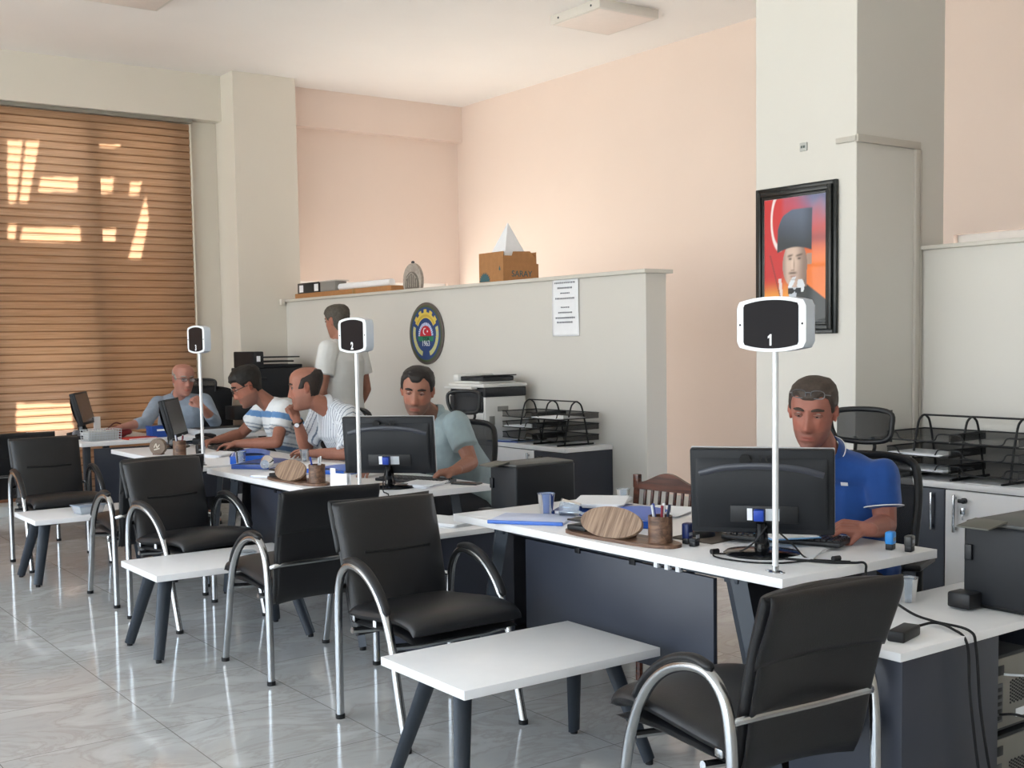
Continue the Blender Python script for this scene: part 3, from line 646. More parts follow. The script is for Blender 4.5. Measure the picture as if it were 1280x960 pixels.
# ================================================================== number posts
M_post=mat('post_white','dcdfe2',.3,metal=.3); M_signw=mat('sign_silver','c4ccd6',.3,metal=.15); M_led=mat('display_dark','1a181b',.45,spec=.12)
def make_sign(num,label,loc):
    t=thing('number_post',label,'number sign',loc,face(-1,0),'counter number posts on the desk corners')
    part('base_flange',MB().lathe([(.001,0),(.022,0),(.022,.003),(.011,.006),(.011,.02),(.001,.02)],20),M_chrome,t)
    part('screw',MB().box(-.035,-.006,0,-.02,.006,.004,.001).box(.02,-.006,0,.035,.006,.004,.001),M_chrome,t)
    part('pole',MB().cyl((0,0,.006),(0,0,.70),.0098,seg=14),M_post,t,50)
    def outl(w,hs,ht,r,n=9):
        P=[]
        for i in range(n+1):
            u=-1+2*i/n; P.append((u*(w-r*.6), ht-(ht-hs)*abs(u)**2.2))
        P.append((w,hs-r)); 
        Q=P+[(x,-z) for x,z in reversed(P)]
        Q=[(-w,hs-r)]+Q; Q.append((-w,-(hs-r))); return [(x,z+.768) for x,z in Q]
    h=part('housing',MB().prism(outl(.137,.071,.084,.018),-.019,.019),M_signw,t,35)
    part('bezel',MB().prism(outl(.137,.071,.084,.018),-.022,-.019),mat('bezel_white','e3e8ee',.3),h,0)
    sc_=[( x*.80, .768+(z-.768)*.88) for x,z in outl(.137,.071,.084,.010)]
    part('display',MB().prism(sc_,-.0235,-.0215),M_led,h,0)
    for x in (-.124,.124): part('screw',MB().cyl((x,-.0235,.768),(x,-.0215,.768),.0035,seg=8),M_rubber,h)
    dg=shift(text_mb(str(num),.047,.0006,.0018),0.003,-.0245,.702)
    if num==1: dg=MB().prism([(-.001,.703),(.0065,.703),(.0065,.738),(.0015,.738),(-.008,.731),(-.008,.725),(-.001,.729)],-.0252,-.0240)
    part('digit',dg,M_paper,h,0)
    return t
make_sign(1,'post with number 1 on the corner of the nearest desk',(2.79,2.47,.75))
make_sign(2,'post with number 2 on the corner of the middle desk',(2.72,5.01,.75))
make_sign(3,'post with number 3 on the corner of the third desk',(2.70,6.955,.75))

# ================================================================== monitors
def make_monitor(label,loc,rz,logo=True,w=.47,h=.29,tilt=8,name='monitor',bez='silver'):
    t=thing(name,label,'monitor',loc,rz,'computer monitors on the desks')
    b_=MB().lathe([(.001,0),(.125,0),(.13,.006),(.12,.014),(.05,.022),(.001,.022)],32); b_.v=[(x,y*.78,z) for x,y,z in b_.v]
    part('base',b_,M_blackg,t,50)
    part('neck',MB().tube(catmull([(0,.01,.015),(0,.02,.06),(0,.035,.12)],4),[.042]*3+[.036]*3+[.030]*3,12,flat=(.6,1)),M_blackg,t,60)
    Mx=Matrix.Translation((0,.0,.095+h/2-.02))@Matrix.Rotation(math.radians(-tilt),4,'X')
    def tr(mb_): mb_.v=[tuple(Mx@Vector(v)) for v in mb_.v]; return mb_
    s=part('shell',tr(MB().box(-w/2,.0,-h/2,w/2,.03,h/2,.007,seg=3).pad([(.034,-h/2+.02),(.044,-h*.2),(.048,0),(.044,h*.2),(.034,h/2-.03)],w/2-.02,.02,eu=3,ev=3)),M_bc,t,50)
    part('bezel',tr(MB().box(-w/2,-.014,-h/2,w/2,.002,h/2,.004)),M_silver if bez=='silver' else M_bc,s)
    part('screen',tr(MB().box(-w/2+.016,-.0155,-h/2+.022,w/2-.016,-.0138,h/2-.016,0)),mat('screen_grey','5a5a5c',.2),s)
    arc=catmull([(-w*.43,.046,h*.22),(-w*.25,.056,h*.30),(0,.060,h*.33),(w*.25,.056,h*.30),(w*.43,.046,h*.22)],6)
    part('back_ridge',tr(MB().tube(arc,.007,8,flat=(1.6,.6))),mat('shell_ridge','3a3c44',.3),s,60)
    part('port_recess',tr(MB().box(-.12,.054,-h*.34,.10,.0585,-h*.14,.006)),M_black,s)
    part('port_label',tr(MB().box(-.06,.058,-h*.31,-.015,.060,-h*.17,0)),M_silver,s)
    pl=part('blue_plug',tr(MB().box(-.012,.058,-h*.30,.022,.085,-h*.17,.004)),mat('vga_blue','1d3fa0',.4),s)
    part('side_label',tr(MB().box(.028,.058,-h*.31,.045,.060,-h*.17,0)),M_paper,s)
    if logo:
        lt=text_mb('LG',.042,.001,.001); lt.v=[(-x,-y,z) for x,y,z in lt.v]
        lt.v=[(x-.025+.05,y+.055,z+h*.355) for x,y,z in lt.v]
        lg=lt; lg.v=[(x-.045,y,z) for x,y,z in lg.v]; part('logo_letters',tr(lg),M_rubber,s,0)
        part('logo_disc',tr(MB().cyl((.05,.05,h*.40),(.05,.0575,h*.40),.018,seg=20)),M_rubber,s)
    return t
m1=make_monitor('monitor seen from behind on the nearest desk, logo on its back',(2.985,2.70,.75),face(.80,.60))
make_monitor('monitor seen from behind on the middle desk beside number post 2',(2.99,5.18,.75),face(.72,.69))
make_monitor('thin monitor on the third desk turned toward the man in glasses',(3.03,8.33,.75),face(.80,-.52),False,.44,.28,14,bez='b')
make_monitor('thin monitor on the corner desk in front of the blind',(2.95,10.28,.75),face(.80,-.45),False,.44,.28,14,bez='b')
# monitor cables
cable('video_cable','thin black cable hanging from the back of the nearest monitor',[(2.93,2.63,.86),(2.92,2.68,.80),(2.90,2.74,.76),(2.86,2.80,.755),(2.82,2.74,.754),(2.84,2.62,.754),(2.90,2.55,.754),(2.97,2.52,.755),(3.02,2.50,.756)],.003)
cable('power_cable','second cable from the nearest monitor running right across the desk',[(2.945,2.62,.86),(2.98,2.56,.80),(3.02,2.54,.757),(3.05,2.47,.755),(3.09,2.42,.754)],.003)
cable('desk_cable','black twin cable dropping from the middle monitor over the desk edge',[(2.93,5.12,.86),(2.89,5.08,.80),(2.86,5.03,.757),(2.84,4.96,.754),(2.83,4.925,.74),(2.83,4.91,.60)],.003)
for x,y in ((2.86,2.80),(3.06,2.455)): tag(part('cable_ferrite',MB().cyl((x-.014,y,.763),(x+.014,y-.004,.763),.009,seg=12),M_black),'black ferrite bead on the monitor cable '+('left of the monitor foot' if x<3 else 'near the desk edge'),'cable bead')
# ================================================================== things on the desks
def make_folder(label,loc,rz,size=(.12,.16),h=.03,m=None,grp='blue plastic folders on the desks'):
    t=thing('plastic_folder',label,'folder',loc,rz,grp)
    hx,hy=size
    part('cover',MB().box(-hx,-hy,0,hx,hy,.0025,.001).pad([(-hy,h*.75),(-hy*.6,h),(0,h*1.1),(hy*.6,h*.9),(hy,h*.7)],hx,.003,eu=20,ev=20).box(-hx,-hy,0,-hx+.003,hy,h*.8,.001),m or M_blue,t,50)
    part('papers',MB().box(-hx+.008,-hy+.006,.003,hx-.004,hy-.006,h*.78,.001),M_paper,t)
    return t
def make_glass(name,label,loc,r=.032,h=.085,tilt=None,rz=0,m=None,grp='clear plastic cups on the desks'):
    mb_=MB().lathe([(r*.72,0),(r*.74,.001),(r,h),(r*1.05,h+.002),(r*1.03,h-.001),(r*.94,h-.003),(r*.70,.004),(.001,.004),(.001,.0)],24)
    if tilt: Mx=Matrix.Rotation(rz,4,'Z')@Matrix.Translation((0,0,r*.98))@Matrix.Rotation(PI/2-.12,4,'Y'); mb_.v=[tuple(Mx@Vector(v)) for v in mb_.v]
    return tag(part(name,mb_,m or M_glass,loc=loc),label,'cup',grp)
ZT=.7502
# --- desk 1
f=thing('document_folder','thin blue folder with white papers at the far left corner of the nearest desk','folder',(2.865,3.82,ZT),math.radians(-54))
part('cover',MB().box(-.155,-.11,0,.155,.11,.002,.0005).box(-.155,-.11,.010,.155,.11,.012,.0005),mat('folder_lavender','c9d3ee',.4),f); part('spine',MB().box(-.157,-.118,0,.157,-.108,.015,.003),mat('folder_spine','3f6cc0',.35),f); part('papers',MB().box(-.15,-.105,.0025,.15,.105,.0095,0),M_paper,f)
tag(part('sheet',MB().box(-.08,-.11,0,.08,.11,.001,0),M_paper,loc=(2.85,4.05,ZT),rz=.4),'single white sheet at the far left edge of the nearest desk','paper')
make_folder('blue folder lying open behind the brown desk set',(3.14,3.55,ZT),math.radians(35),(.17,.13),.035)
make_folder('dark blue folder under the white papers near the cups on the nearest desk',(3.22,3.86,ZT),math.radians(-60),(.13,.15),.022,M_dblue)
sheets((3.26,3.86,ZT+.030),math.radians(-50),12,'pile of white printed sheets on top of the folders on the nearest desk',h=.0012)
sheets((3.42,3.62,ZT),math.radians(-70),6,'loose white sheets in front of the wooden chair',hx=.1,hy=.14)
make_glass('plastic_cup','upright clear cup beside the thin blue folder on the nearest desk',(3.01,3.92,ZT),.036,.088,m=glass_mat('cup_blue','b8ccf0',.3))
make_glass('plastic_cup','clear cup lying on its side in front of the blue folder',(3.04,3.73,ZT+.004),.034,.08,True,2.2)
make_glass('plastic_cup','small clear cup by the wooden chair at the back of the nearest desk',(3.44,3.92,ZT),.03,.07)
make_glass('plastic_cup','clear cup with dark liquid on the near return unit below the desk edge',(3.24,2.31,.6202),.03,.078)
# desk set
def make_deskset(label,loc,rz):
    t=thing('desk_set',label,'desk organiser',loc,rz,'walnut desk organisers')
    b_=MB(); P=[]
    for i in range(36):
        a=2*PI*i/36; P.append((math.copysign(abs(math.cos(a))**.6,math.cos(a))*.275,math.copysign(abs(math.sin(a))**.75,math.sin(a))*.075))
    n=len(P); b_.add([(x,y,0) for x,y in P]+[(x,y,.012) for x,y in P],[tuple(range(n)),tuple(range(n,2*n))]+[(i,(i+1)%n,n+(i+1)%n,n+i) for i in range(n)])
    part('tray_base',b_,M_walnut,t,30)
    ov=MB(); ov.prism([(math.cos(2*PI*i/40)*.155,math.sin(2*PI*i/40)*.060) for i in range(40)],-.006,.006)
    Mx=Matrix.Translation((-.02,-.030,.062))@Matrix.Rotation(math.radians(-28),4,'X'); ov.v=[tuple(Mx@Vector(v)) for v in ov.v]
    part('oval_plate',ov,M_walnut2,t,30); part('plate_rest',MB().box(-.10,-.02,.012,.06,.02,.05,.003),M_walnut,t)
    c=part('pen_cup',MB().lathe([(.001,.012),(.043,.012),(.043,.105),(.039,.105),(.039,.02),(.001,.02)],28),M_walnut,t,40); c.location=(.185,.01,0)
    part('memo_box',MB().box(-.26,-.03,.012,-.16,.06,.03,.003).box(-.26,-.03,.045,-.16,.06,.052,.003).box(-.26,.05,.012,-.16,.06,.05,.003),M_black,t)
    return t
AS=math.radians(-86)
def cup_pos(x,y): return (x+.185*math.cos(AS)-.01*math.sin(AS),y+.185*math.sin(AS)+.01*math.cos(AS),ZT+.02)
S1=make_deskset('brown walnut desk organiser with oval plate and pen cup on the nearest desk',(2.835,3.245,ZT),AS)
copy_tree(S1,(2.745,5.74,ZT),AS,'brown walnut desk organiser with oval plate on the middle desk')
def pens(base,n,label,cols=('e8e8ea','1f3fa0','c8ccd2','7a2030','24304c')):
    for k in range(n):
        a=2*PI*k/n+.4; tl=V(math.cos(a)*.018,math.sin(a)*.018,0); p=V(*base)+tl*.75; c=cols[k%len(cols)]
        t=thing('pen',label[k],'pen',tuple(p),0,None)
        part('barrel',MB().cyl((0,0,.004),(tl.x*1.1,tl.y*1.1,.125),.0048,seg=8),mat('pen_'+c,c,.3),t)
        part('pen_clip',MB().cyl((tl.x*1.05+.005,tl.y*1.05,.095),(tl.x*1.1+.005,tl.y*1.1,.125),.0016,seg=6),M_chrome,t)
pb=cup_pos(2.835,3.245)
pens(pb,5,['white pen in the pen cup of the nearest desk organiser','blue pen in the pen cup of the nearest desk organiser','pale grey pen in the pen cup of the nearest desk organiser','dark red pen in the pen cup of the nearest desk organiser','navy pen in the pen cup of the nearest desk organiser'])
def stamp(label,loc,c,h=.055,rz=.3):
    t=thing('rubber_stamp',label,'stamp',loc,rz,'self inking stamps')
    part('skirt',MB().box(-.018,-.012,0,.018,.012,.022,.003),M_black,t); part('body',MB().box(-.019,-.014,.018,.019,.014,h,.006,seg=3),mat('stamp_'+c,c,.35),t); part('window',MB().box(-.012,-.0145,.03,.012,-.0135,.042,0),M_glassw,t)
stamp('blue self inking stamp at the right end of the nearest desk',(3.385,2.485,ZT),'2f8fe0',.062)
stamp('dark grey stamp beside the blue stamp on the nearest desk',(3.40,2.42,ZT),'3c3d3c',.055)
stamp('navy stamp standing beside the pen cup on the nearest desk',(2.95,3.02,ZT),'1c2a5c',.075)
stamp('small black stamp between pen cup and mouse on the nearest desk',(2.93,2.965,ZT),'202226',.03)
t=thing('mouse_pad','brown mouse pad under the hand of the blue polo man','mouse pad',(3.10,3.06,ZT),.1); part('mat',MB().box(-.11,-.10,0,.11,.10,.004,.002),mat('pad_brown','4c443e',.7),t)
def mouse(label,loc,rz):
    t=thing('computer_mouse',label,'mouse',loc,rz); m_=MB().sphere((0,0,0),(.031,.055,.034),18,12); m_.v=[(x,y,max(z,0)) for x,y,z in m_.v]; part('body',m_,M_black,t,60); part('wheel',MB().cyl((-.003,-.03,.026),(.003,-.03,.026),.008,seg=12),M_dgrey,t)
mouse('black mouse under the right hand of the blue polo man',(3.085,3.075,ZT+.004),face(-.95,.0))
def keyboard(label,loc,rz):
    t=thing('keyboard',label,'keyboard',loc,rz,'computer keyboards'); part('body',MB().box(-.215,-.07,0,.215,.07,.016,.004),M_black,t)
    kb=MB()
    for r_ in range(5):
        for c_ in range(19): kb.box(-.205+c_*.0216,-.06+r_*.0235,.014,-.205+c_*.0216+.018,-.06+r_*.0235+.019,.022,.002,seg=1)
    part('keys',kb,mat('keycap_black','1e1f22',.4),t,30)
keyboard('black keyboard between the nearest monitor and the blue polo man',(3.215,2.80,ZT+.010),face(.85,.35))
sheets((3.13,2.72,ZT),math.radians(-65),5,'white papers under the keyboard on the nearest desk',hx=.13,hy=.19)
t=thing('blue_folder_held','thin pale blue folder edge held by the blue polo man beside the monitor','folder',(3.20,2.80,ZT+.034),math.radians(65))
part('cover',MB().box(-.12,-.09,0,.12,.09,.004,.001),mat('folder_sky','6fa6d8',.4),t); part('papers',MB().box(-.115,-.085,.004,.115,.085,.007,0),M_paper,t)
# --- desk 2
make_folder('thick blue folder at the far end of the middle desk by the glasses man',(3.02,6.98,ZT),math.radians(65),(.16,.12),.06,grp='blue plastic folders on the desks')
make_folder('dark blue folder wrapped in clear sleeve at the far end of the middle desk',(2.93,6.62,ZT),math.radians(40),(.15,.12),.035,M_dblue)
make_folder('blue folder between the organiser and the striped shirt man',(3.14,6.02,ZT),math.radians(20),(.13,.15),.03)
f=thing('document_folder','thin pale blue folder at the front edge of the middle desk','folder',(2.80,6.08,ZT),math.radians(-60)); part('cover',MB().box(-.13,-.10,0,.13,.10,.004,.001),mat('folder_lavender','c9d3ee',.4),f); part('papers',MB().box(-.125,-.095,.004,.125,.095,.009,0),M_paper,f)
sheets((3.18,6.42,ZT),.3,5,'white sheets in front of the striped shirt man',hx=.14,hy=.1)
make_glass('plastic_cup','clear square looking cup in front of the thick blue folder',(2.86,6.76,ZT+.0),.034,.085)
make_glass('plastic_cup','clear cup lying with its round rim toward the camera on the middle desk',(2.84,6.37,ZT+.004),.036,.08,True,face(-.6,-.8)+PI/2)
make_glass('plastic_cup','clear cup with dark drink between the glasses man and striped shirt man',(3.27,6.73,ZT),.03,.07)
pb=cup_pos(2.745,5.74)
pens(pb,3,['white pen in the pen cup on the middle desk','blue pen in the pen cup on the middle desk','grey pen in the pen cup on the middle desk'])
t=thing('standing_card','white folded card standing on the middle desk left of number post 2','card',(2.78,5.34,ZT),math.radians(-70))
part('card_face',MB().box(-.055,-.001,0,.055,.001,.075,0).box(-.055,-.002,.075,-.02,0,.10,0),M_paper,t); part('card_back',MB().box(-.055,.03,0,.055,.032,.07,0),M_paper,t)
keyboard('black keyboard in front of the pale green shirt man',(3.22,5.32,ZT),face(.85,.35))
sheets((3.16,5.14,ZT+.0),math.radians(-60),8,'stack of white papers right of the middle monitor',hx=.085,hy=.12,h=.0022)
t=thing('smartphone','dark smartphone lying by the hand of the pale green shirt man','phone',(3.35,5.03,ZT),.5); part('body',MB().box(-.036,-.075,0,.036,.075,.008,.004),M_black,t); part('screen',MB().box(-.033,-.07,.0078,.033,.07,.0088,0),mat('phone_glass','6a655e',.1),t)
sheets((3.02,4.72,.6202),.2,8,'papers on the low return unit beside the nearest desk end',h=.002)
# --- desk 3
t=thing('round_ornament','round brown wooden ornament with pale lettering on the third desk','ornament',(2.74,7.86,ZT),face(-.7,-.7))
part('disc',MB().cyl((0,-.02,.055),(0,.02,.055),.055,seg=30),mat('ornament_brown','6b5a4c',.5,noise_amt=.2,noise_scale=60),t,40)
part('carving',MB().tube(catmull([(-.02,-.022,.05),(-.005,-.022,.075),(.0,-.022,.05),(.02,-.022,.07)],4),.004,6).tube([(-.02,-.022,.035),(.02,-.022,.045)],.004,6),mat('carving_pale','cfc6ba',.6),t)
part('foot',MB().box(-.03,-.03,0,.03,.03,.012,.003),M_walnut,t)
t=thing('pen_cup','round walnut pen cup full of pens on the third desk','pen cup',(2.82,7.68,ZT)); part('cup',MB().lathe([(.001,0),(.043,0),(.043,.1),(.039,.1),(.039,.01),(.001,.01)],26),M_walnut,t,40)
pens((2.82,7.68,ZT+.012),4,['white pen in the round pen cup on the third desk','blue pen in the round pen cup on the third desk','grey pen in the round pen cup on the third desk','red pen in the round pen cup on the third desk'])
stamp('black stamp right of the pen cup on the third desk',(2.93,7.62,ZT),'1b1c20',.07)
stamp('dark stamp behind the pen cup on the third desk',(2.99,7.72,ZT),'26282c',.08)
sheets((3.02,7.50,ZT),.5,8,'papers between the pen cup and number post 3',hx=.13,hy=.1,h=.002)
mouse('black mouse near number post 3 on the third desk',(3.05,7.28,ZT),.4)
keyboard('keyboard under the hands of the man in glasses',(3.22,7.86,ZT),face(1,-.1))
t=thing('laptop_tray','flat black tray with pale rim at the back of the third desk','tray',(3.80,9.37,.7502),0); part('rim',MB().box(-.25,-.14,0,.25,.14,.05,.01),M_silver,t); part('inset',MB().box(-.23,-.12,.049,.23,.12,.053,.002),M_black,t)
t=thing('desk_telephone','dark desk telephone behind the third desk monitor','telephone',(3.33,8.42,.75),.6); part('body',frustum(.09,.10,.05,1.0,.01),M_bc,t); part('handset',MB().tube(catmull([(-.06,-.08,.06),(-.06,0,.075),(-.06,.08,.06)],4),[.018]*3+[.012]*3+[.018]*3,8),M_black,t)
# --- corner desk
t=thing('wire_basket','pale wire basket at the front of the corner desk','basket',(2.83,9.42,ZT),.1)
bk=MB()
for i in range(13): x=-.13+i*.0217; bk.tube([(x,-.07,.004),(x,-.085,.085)],.0022,5).tube([(x,.07,.004),(x,.085,.085)],.0022,5).tube([(x,-.07,.004),(x,.07,.004)],.002,5)
for k in range(5):
    z=.004+k*.0202; e_=.07+.015*k/4; bk.tube([(-.135,-e_,z),(.135,-e_,z),(.135,e_,z),(-.135,e_,z)],.0022,5,closed=True)
part('wires',bk,M_silver,t); part('cloth_lining',frustum(.125,.066,.075,.95,.01),mat('lining_grey','b8bcbc',.8),t)
sheets((2.86,9.78,ZT),.3,9,'untidy papers on the corner desk behind the wire basket',h=.004)
sheets((3.12,10.02,ZT),-.5,6,'papers between the corner desk monitor and the grey shirt man',h=.004)
t=thing('red_folder','red folder on the corner desk beside the wire basket','folder',(3.10,9.35,ZT),.1); part('cover',MB().box(-.12,-.09,0,.12,.09,.012,.002),mat('folder_red','b8342c',.5),t); part('papers',MB().box(-.115,-.095,.003,.115,.085,.009,0),M_paper,t)
t=thing('red_bag','crumpled dark red bag on the corner desk','bag',(3.03,9.62,ZT))
g_=MB().sphere((0,0,.045),(.11,.07,.05),18,10); g_.v=[(x+.012*noise.noise(V(x*22,y*22,z*22)),y+.012*noise.noise(V(y*25,z*22,x*22)),max(0,z+.014*noise.noise(V(z*20,x*20,y*20)))) for x,y,z in g_.v]; part('pouch',g_,mat('bag_red','7c1f24',.6),t,60); part('strap',MB().tube(catmull([(-.08,0,.08),(-.02,-.01,.12),(.06,.0,.085)],5),.006,6),mat('bag_strap','5a2a26',.6),t)
t=thing('binder_box','blue box file standing on the corner desk left of the grey shirt man','box file',(3.30,9.42,ZT),.08); part('body',MB().box(-.09,-.06,0,.09,.06,.085,.003),mat('box_blue','1e4796',.45),t); part('label_strip',MB().box(-.05,-.062,.05,.05,-.06,.065,0),M_paper,t); part('lid',MB().box(-.092,-.062,.075,.092,.062,.09,.002),mat('box_blue','1e4796',.45),t)
for k,(x,y,lb) in enumerate(((2.70,9.62,'round dark tape dispenser at the left edge of the corner desk'),(2.74,9.86,'small black stapler at the left of the corner desk'))):
    t=thing(('tape_dispenser','stapler')[k],lb,('tape dispenser','stapler')[k],(x,y,ZT),.4)
    if k==0: part('body',MB().box(-.05,-.02,0,.05,.02,.03,.006),M_dgrey,t); part('roll',MB().cyl((0,-.012,.045),(0,.012,.045),.034,seg=22),mat('tape_grey','7a7d86',.4),t)
    else: part('base',MB().box(-.06,-.015,0,.06,.015,.008,.003),M_black,t); part('arm',MB().tube([(-.055,0,.03),(.06,0,.045)],[.014,.012],8),M_black,t)
t=thing('desk_lamp_block','white upright card holder beside the corner desk monitor','card holder',(3.10,10.42,ZT),.3); part('body',MB().box(-.03,-.01,0,.03,.01,.13,.003),M_paper,t); part('foot',MB().box(-.035,-.03,0,.035,.03,.008,.002),M_plastw,t)

# ================================================================== on and over the partition
ZP=1.9102
t=thing('cardboard_box','open brown cardboard box on the partition with white paper sticking out','box',(5.0,6.98,ZP))
bx=MB(); H=.215
bx.box(0,0,0,.006,.31,H,.001).box(.294,0,0,.3,.31,H,.001).box(.006,0,0,.294,.006,H*.86,.001).box(.006,.304,0,.294,.31,H,.001).box(.006,.006,0,.294,.304,.006,0)
part('body',bx,M_card,t,20)
fl=MB(); fl.prism([(.07,.16),(.09,.215),(.24,.22),(.27,.19),(.275,.14)],-.002,.004); part('flap',fl,M_card,t,20)
part('side_flap',MB().box(.30,-.004,.0,.315,.02,.13,.001),M_card,t)
M_ink=mat('box_ink_teal','3c5f66',.8)
sp=MB(); Q=[]
for i in range(22):
    a=PI*i/21; r_=.075 if i%2 else .055; Q.append((.235-.0+math.cos(a)*r_,.005+math.sin(a)*r_*.95))
Mx=Matrix.Rotation(PI/2,4,'Z'); sp.prism([(x-.0,z) for x,z in Q],.0008,.0018); sp.v=[tuple(Mx@Vector(v)) for v in sp.v]; part('print_splash',sp,M_ink,t,0)
dr=MB(); dr.prism([(.035,.085),(.045,.078),(.055,.09),(.045,.115)],.0008,.0018); dr.v=[tuple(Mx@Vector(v)) for v in dr.v]; part('print_drop',dr,M_ink,t,0)
part('print_word',shift(text_mb('SARAY',.062,.0006),.165,-.0012,.035),M_ink,t,0)
pp=MB(); pp.add([(.012,.012,.10),(.02,.295,.10),(.285,.015,.10),(.10,.075,.43),(.106,.085,.43)],[(0,2,3),(0,3,4,1),(1,4,3,2),(0,1,2)])
tag(part('tall_paper',pp,M_paper,loc=(5.0,6.98,ZP),smooth=0),'tall white folded paper rising to a point out of the cardboard box','paper')
t=thing('long_carton','long flat brown carton lying on the far end of the partition','box',(5.02,8.62,ZP)); part('body',MB().box(0,0,0,.13,1.82,.048,.003),M_card,t); part('tape',MB().box(-.001,.62,-.0,.131,.68,.0487,.001),mat('tape_brown','94703f',.4),t)
t=thing('black_carton','small black box with white labels on the long carton','box',(5.02,9.92,ZP+.0487)); part('body',MB().box(0,0,0,.12,.46,.095,.003),M_black,t)
for y in (.03,.34): part('white_label',MB().box(-.0015,y,.01,0,y+.08,.075,0),M_paper,t)
t=thing('grey_carton','flat pale grey box beside the black box on the long carton','box',(5.02,9.62,ZP+.0487)); part('body',MB().box(0,0,0,.12,.29,.085,.003),mat('grey_card','8d8a86',.8),t); part('lid',MB().box(-.01,-.03,.085,.13,.29,.095,.002),mat('grey_card_lid','bdb8b2',.8),t)
t=thing('white_roll','long white paper roll lying behind the cartons on the partition','paper roll',(5.166,8.75,ZP+.03)); part('roll',MB().cyl((0,0,.03),(0,.95,.03),.03,seg=18),M_paper,t); 
bpy.data.objects[t.name].location=(5.08,8.70,ZP+.0487)
t=thing('round_plaque','round grey carved plaque standing on the partition','plaque',(5.08,8.36,ZP),face(-1,0))
M_pl=mat('plaque_grey','a49c94',.6,noise_amt=.25,noise_scale=50); M_pld=mat('plaque_dark','6f6a62',.6,noise_amt=.3,noise_scale=60)
part('disc',MB().cyl((0,-.012,.07),(0,.012,.07),.145,seg=36).lathe([(0.001,0),(0.002,0)],6),M_pl,t,40)
pd=[o for o in children(t) if o.name.startswith('disc')][-1]
for v in pd.data.vertices: v.co.z=max(v.co.z,0.0)
part('carved_centre',MB().prism([(math.cos(PI*i/20)*.105,.04+math.sin(PI*i/20)*.105) for i in range(21)]+[(-.105,.01),(.105,.01)],-.017,-.012),M_pld,t,0)
rr=MB()
for k in range(6): rr.tube([(-.08+k*.032,-.018,.02),(-.08+k*.032,-.018,.06+.07*math.sin(PI*(k+.5)/6))],.004,5)
rr.tube(catmull([(-.075,-.018,.09),(-.02,-.018,.13),(.02,-.018,.13),(.075,-.018,.09)],4),.004,5); part('relief',rr,M_pl,t); part('knob',MB().sphere((0,0,.222),(.018,.014,.013)),M_dgrey,t)
# notice sheets
t=thing('notice_sign','white paper notice with rows of small text hanging from the partition top','notice',(4.9985,6.26,1.70),face(-1,0))
nv=MB(); gx=[-.142+i*.0284 for i in range(11)]; gz=[.195-.0195*k for k in range(21)]
nv.add([(x,-.004-.006*abs(math.sin(x*9+z*6)),z) for z in gz for x in gx],[(r*11+i,r*11+i+1,(r+1)*11+i+1,(r+1)*11+i) for r in range(20) for i in range(10)])
so=part('sheet',nv,M_paper,t,60); sm=so.modifiers.new('s','SOLIDIFY'); sm.thickness=.0006
rng=random.Random(3)
for z,w,a in ((.165,.11,1),(.13,.075,1),(.095,.045,.8),(.06,.10,1),(.0,.04,.8),(-.035,.07,.9),(-.07,.10,1),(-.10,.085,1)):
    ink=MB(); x=-w
    while x<w:
        l=rng.uniform(.008,.016); hh=.012*a
        for q in range(3): ink.box(x+q*l/3.4,-.0125,z+rng.uniform(-.001,.001)-hh/2,x+q*l/3.4+l/6,-.0115,z+hh/2*rng.uniform(.5,1),0)
        ink.box(x,-.0125,z-hh/2,x+l*.8,-.0115,z-hh/2+.003,0); x+=l+.005
    part('printed_line',ink,mat('print_grey','5c6070',.8),so,0)
part('tape_piece',MB().box(-.13,-.006,.185,-.09,-.003,.205,0),M_glassw,t)

# ================================================================== round emblem (colours printed on the disc)
def hexl(c): return lin(c)[:3]
def disc_grid(n,R): return None
def smooth(a,b,x): t_=max(0,min(1,(x-a)/(b-a))); return t_*t_*(3-2*t_)
def mixc(a,b,t_): return tuple(a[i]*(1-t_)+b[i]*t_ for i in range(3))
C_=dict(rim=hexl('5c5654'),green=hexl('4a5a3a'),blue=hexl('27487e'),yel=hexl('d8c25a'),yd=hexl('a8842c'),red=hexl('c8283c'),teal=hexl('1f8060'),wht=hexl('e8eaf0'),lb=hexl('7fa0d8'),wheat=hexl('b8c49a'),dk=hexl('1c3a36'))
def emblem_color(x,z):
    r=math.hypot(x,z); a=math.degrees(math.atan2(z,x))
    if r>.93: return C_['rim']
    if r>.86: return C_['green']
    c=C_['blue']
    # gear arc with teeth
    if 28<a<152:
        ro=.80 if ((a-28)%24.8)>6 and ((a-28)%24.8)<19 else .70
        if .50<r<ro: c=C_['yel'] if r<.52+.02 or r>.62 else mixc(C_['yel'],C_['yd'],.5)
    # wheat arcs
    if (a<18 and a>-72) or (a>162 or a<-108):
        if .60<r<.76: c=C_['wheat'] if (int(a/5)%2==0) else mixc(C_['wheat'],C_['yel'],.6)
    # inner dome
    d=math.hypot(x,z+.08)
    if z>-.08 and r<.5:
        if d<.50: c=C_['blue']
        if d<.44: c=C_['lb'] if (math.degrees(math.atan2(z+.08,x))%10<6) else C_['wht']
        if d<.34: c=C_['red']
        if math.hypot(x+.05,z-.07)<.115 and math.hypot(x+.015,z-.07)>.09: c=C_['wht']
        if math.hypot(x-.10,z-.07)<.035: c=C_['wht']
    if -.26<z<=-.08 and abs(x)<.46+.2*(z+.08): c=C_['teal'] if abs(z+.17)<.075 else C_['dk']
    return c
t=thing('wall_emblem','round coloured emblem with a crescent, gear arc and wreath on the partition','emblem',(4.998,8.03,1.548),face(-1,0))
vs=[(0,-.0142,0)];fs=[];cs=[emblem_color(0,0)];NR,NA=60,220; R_=.252
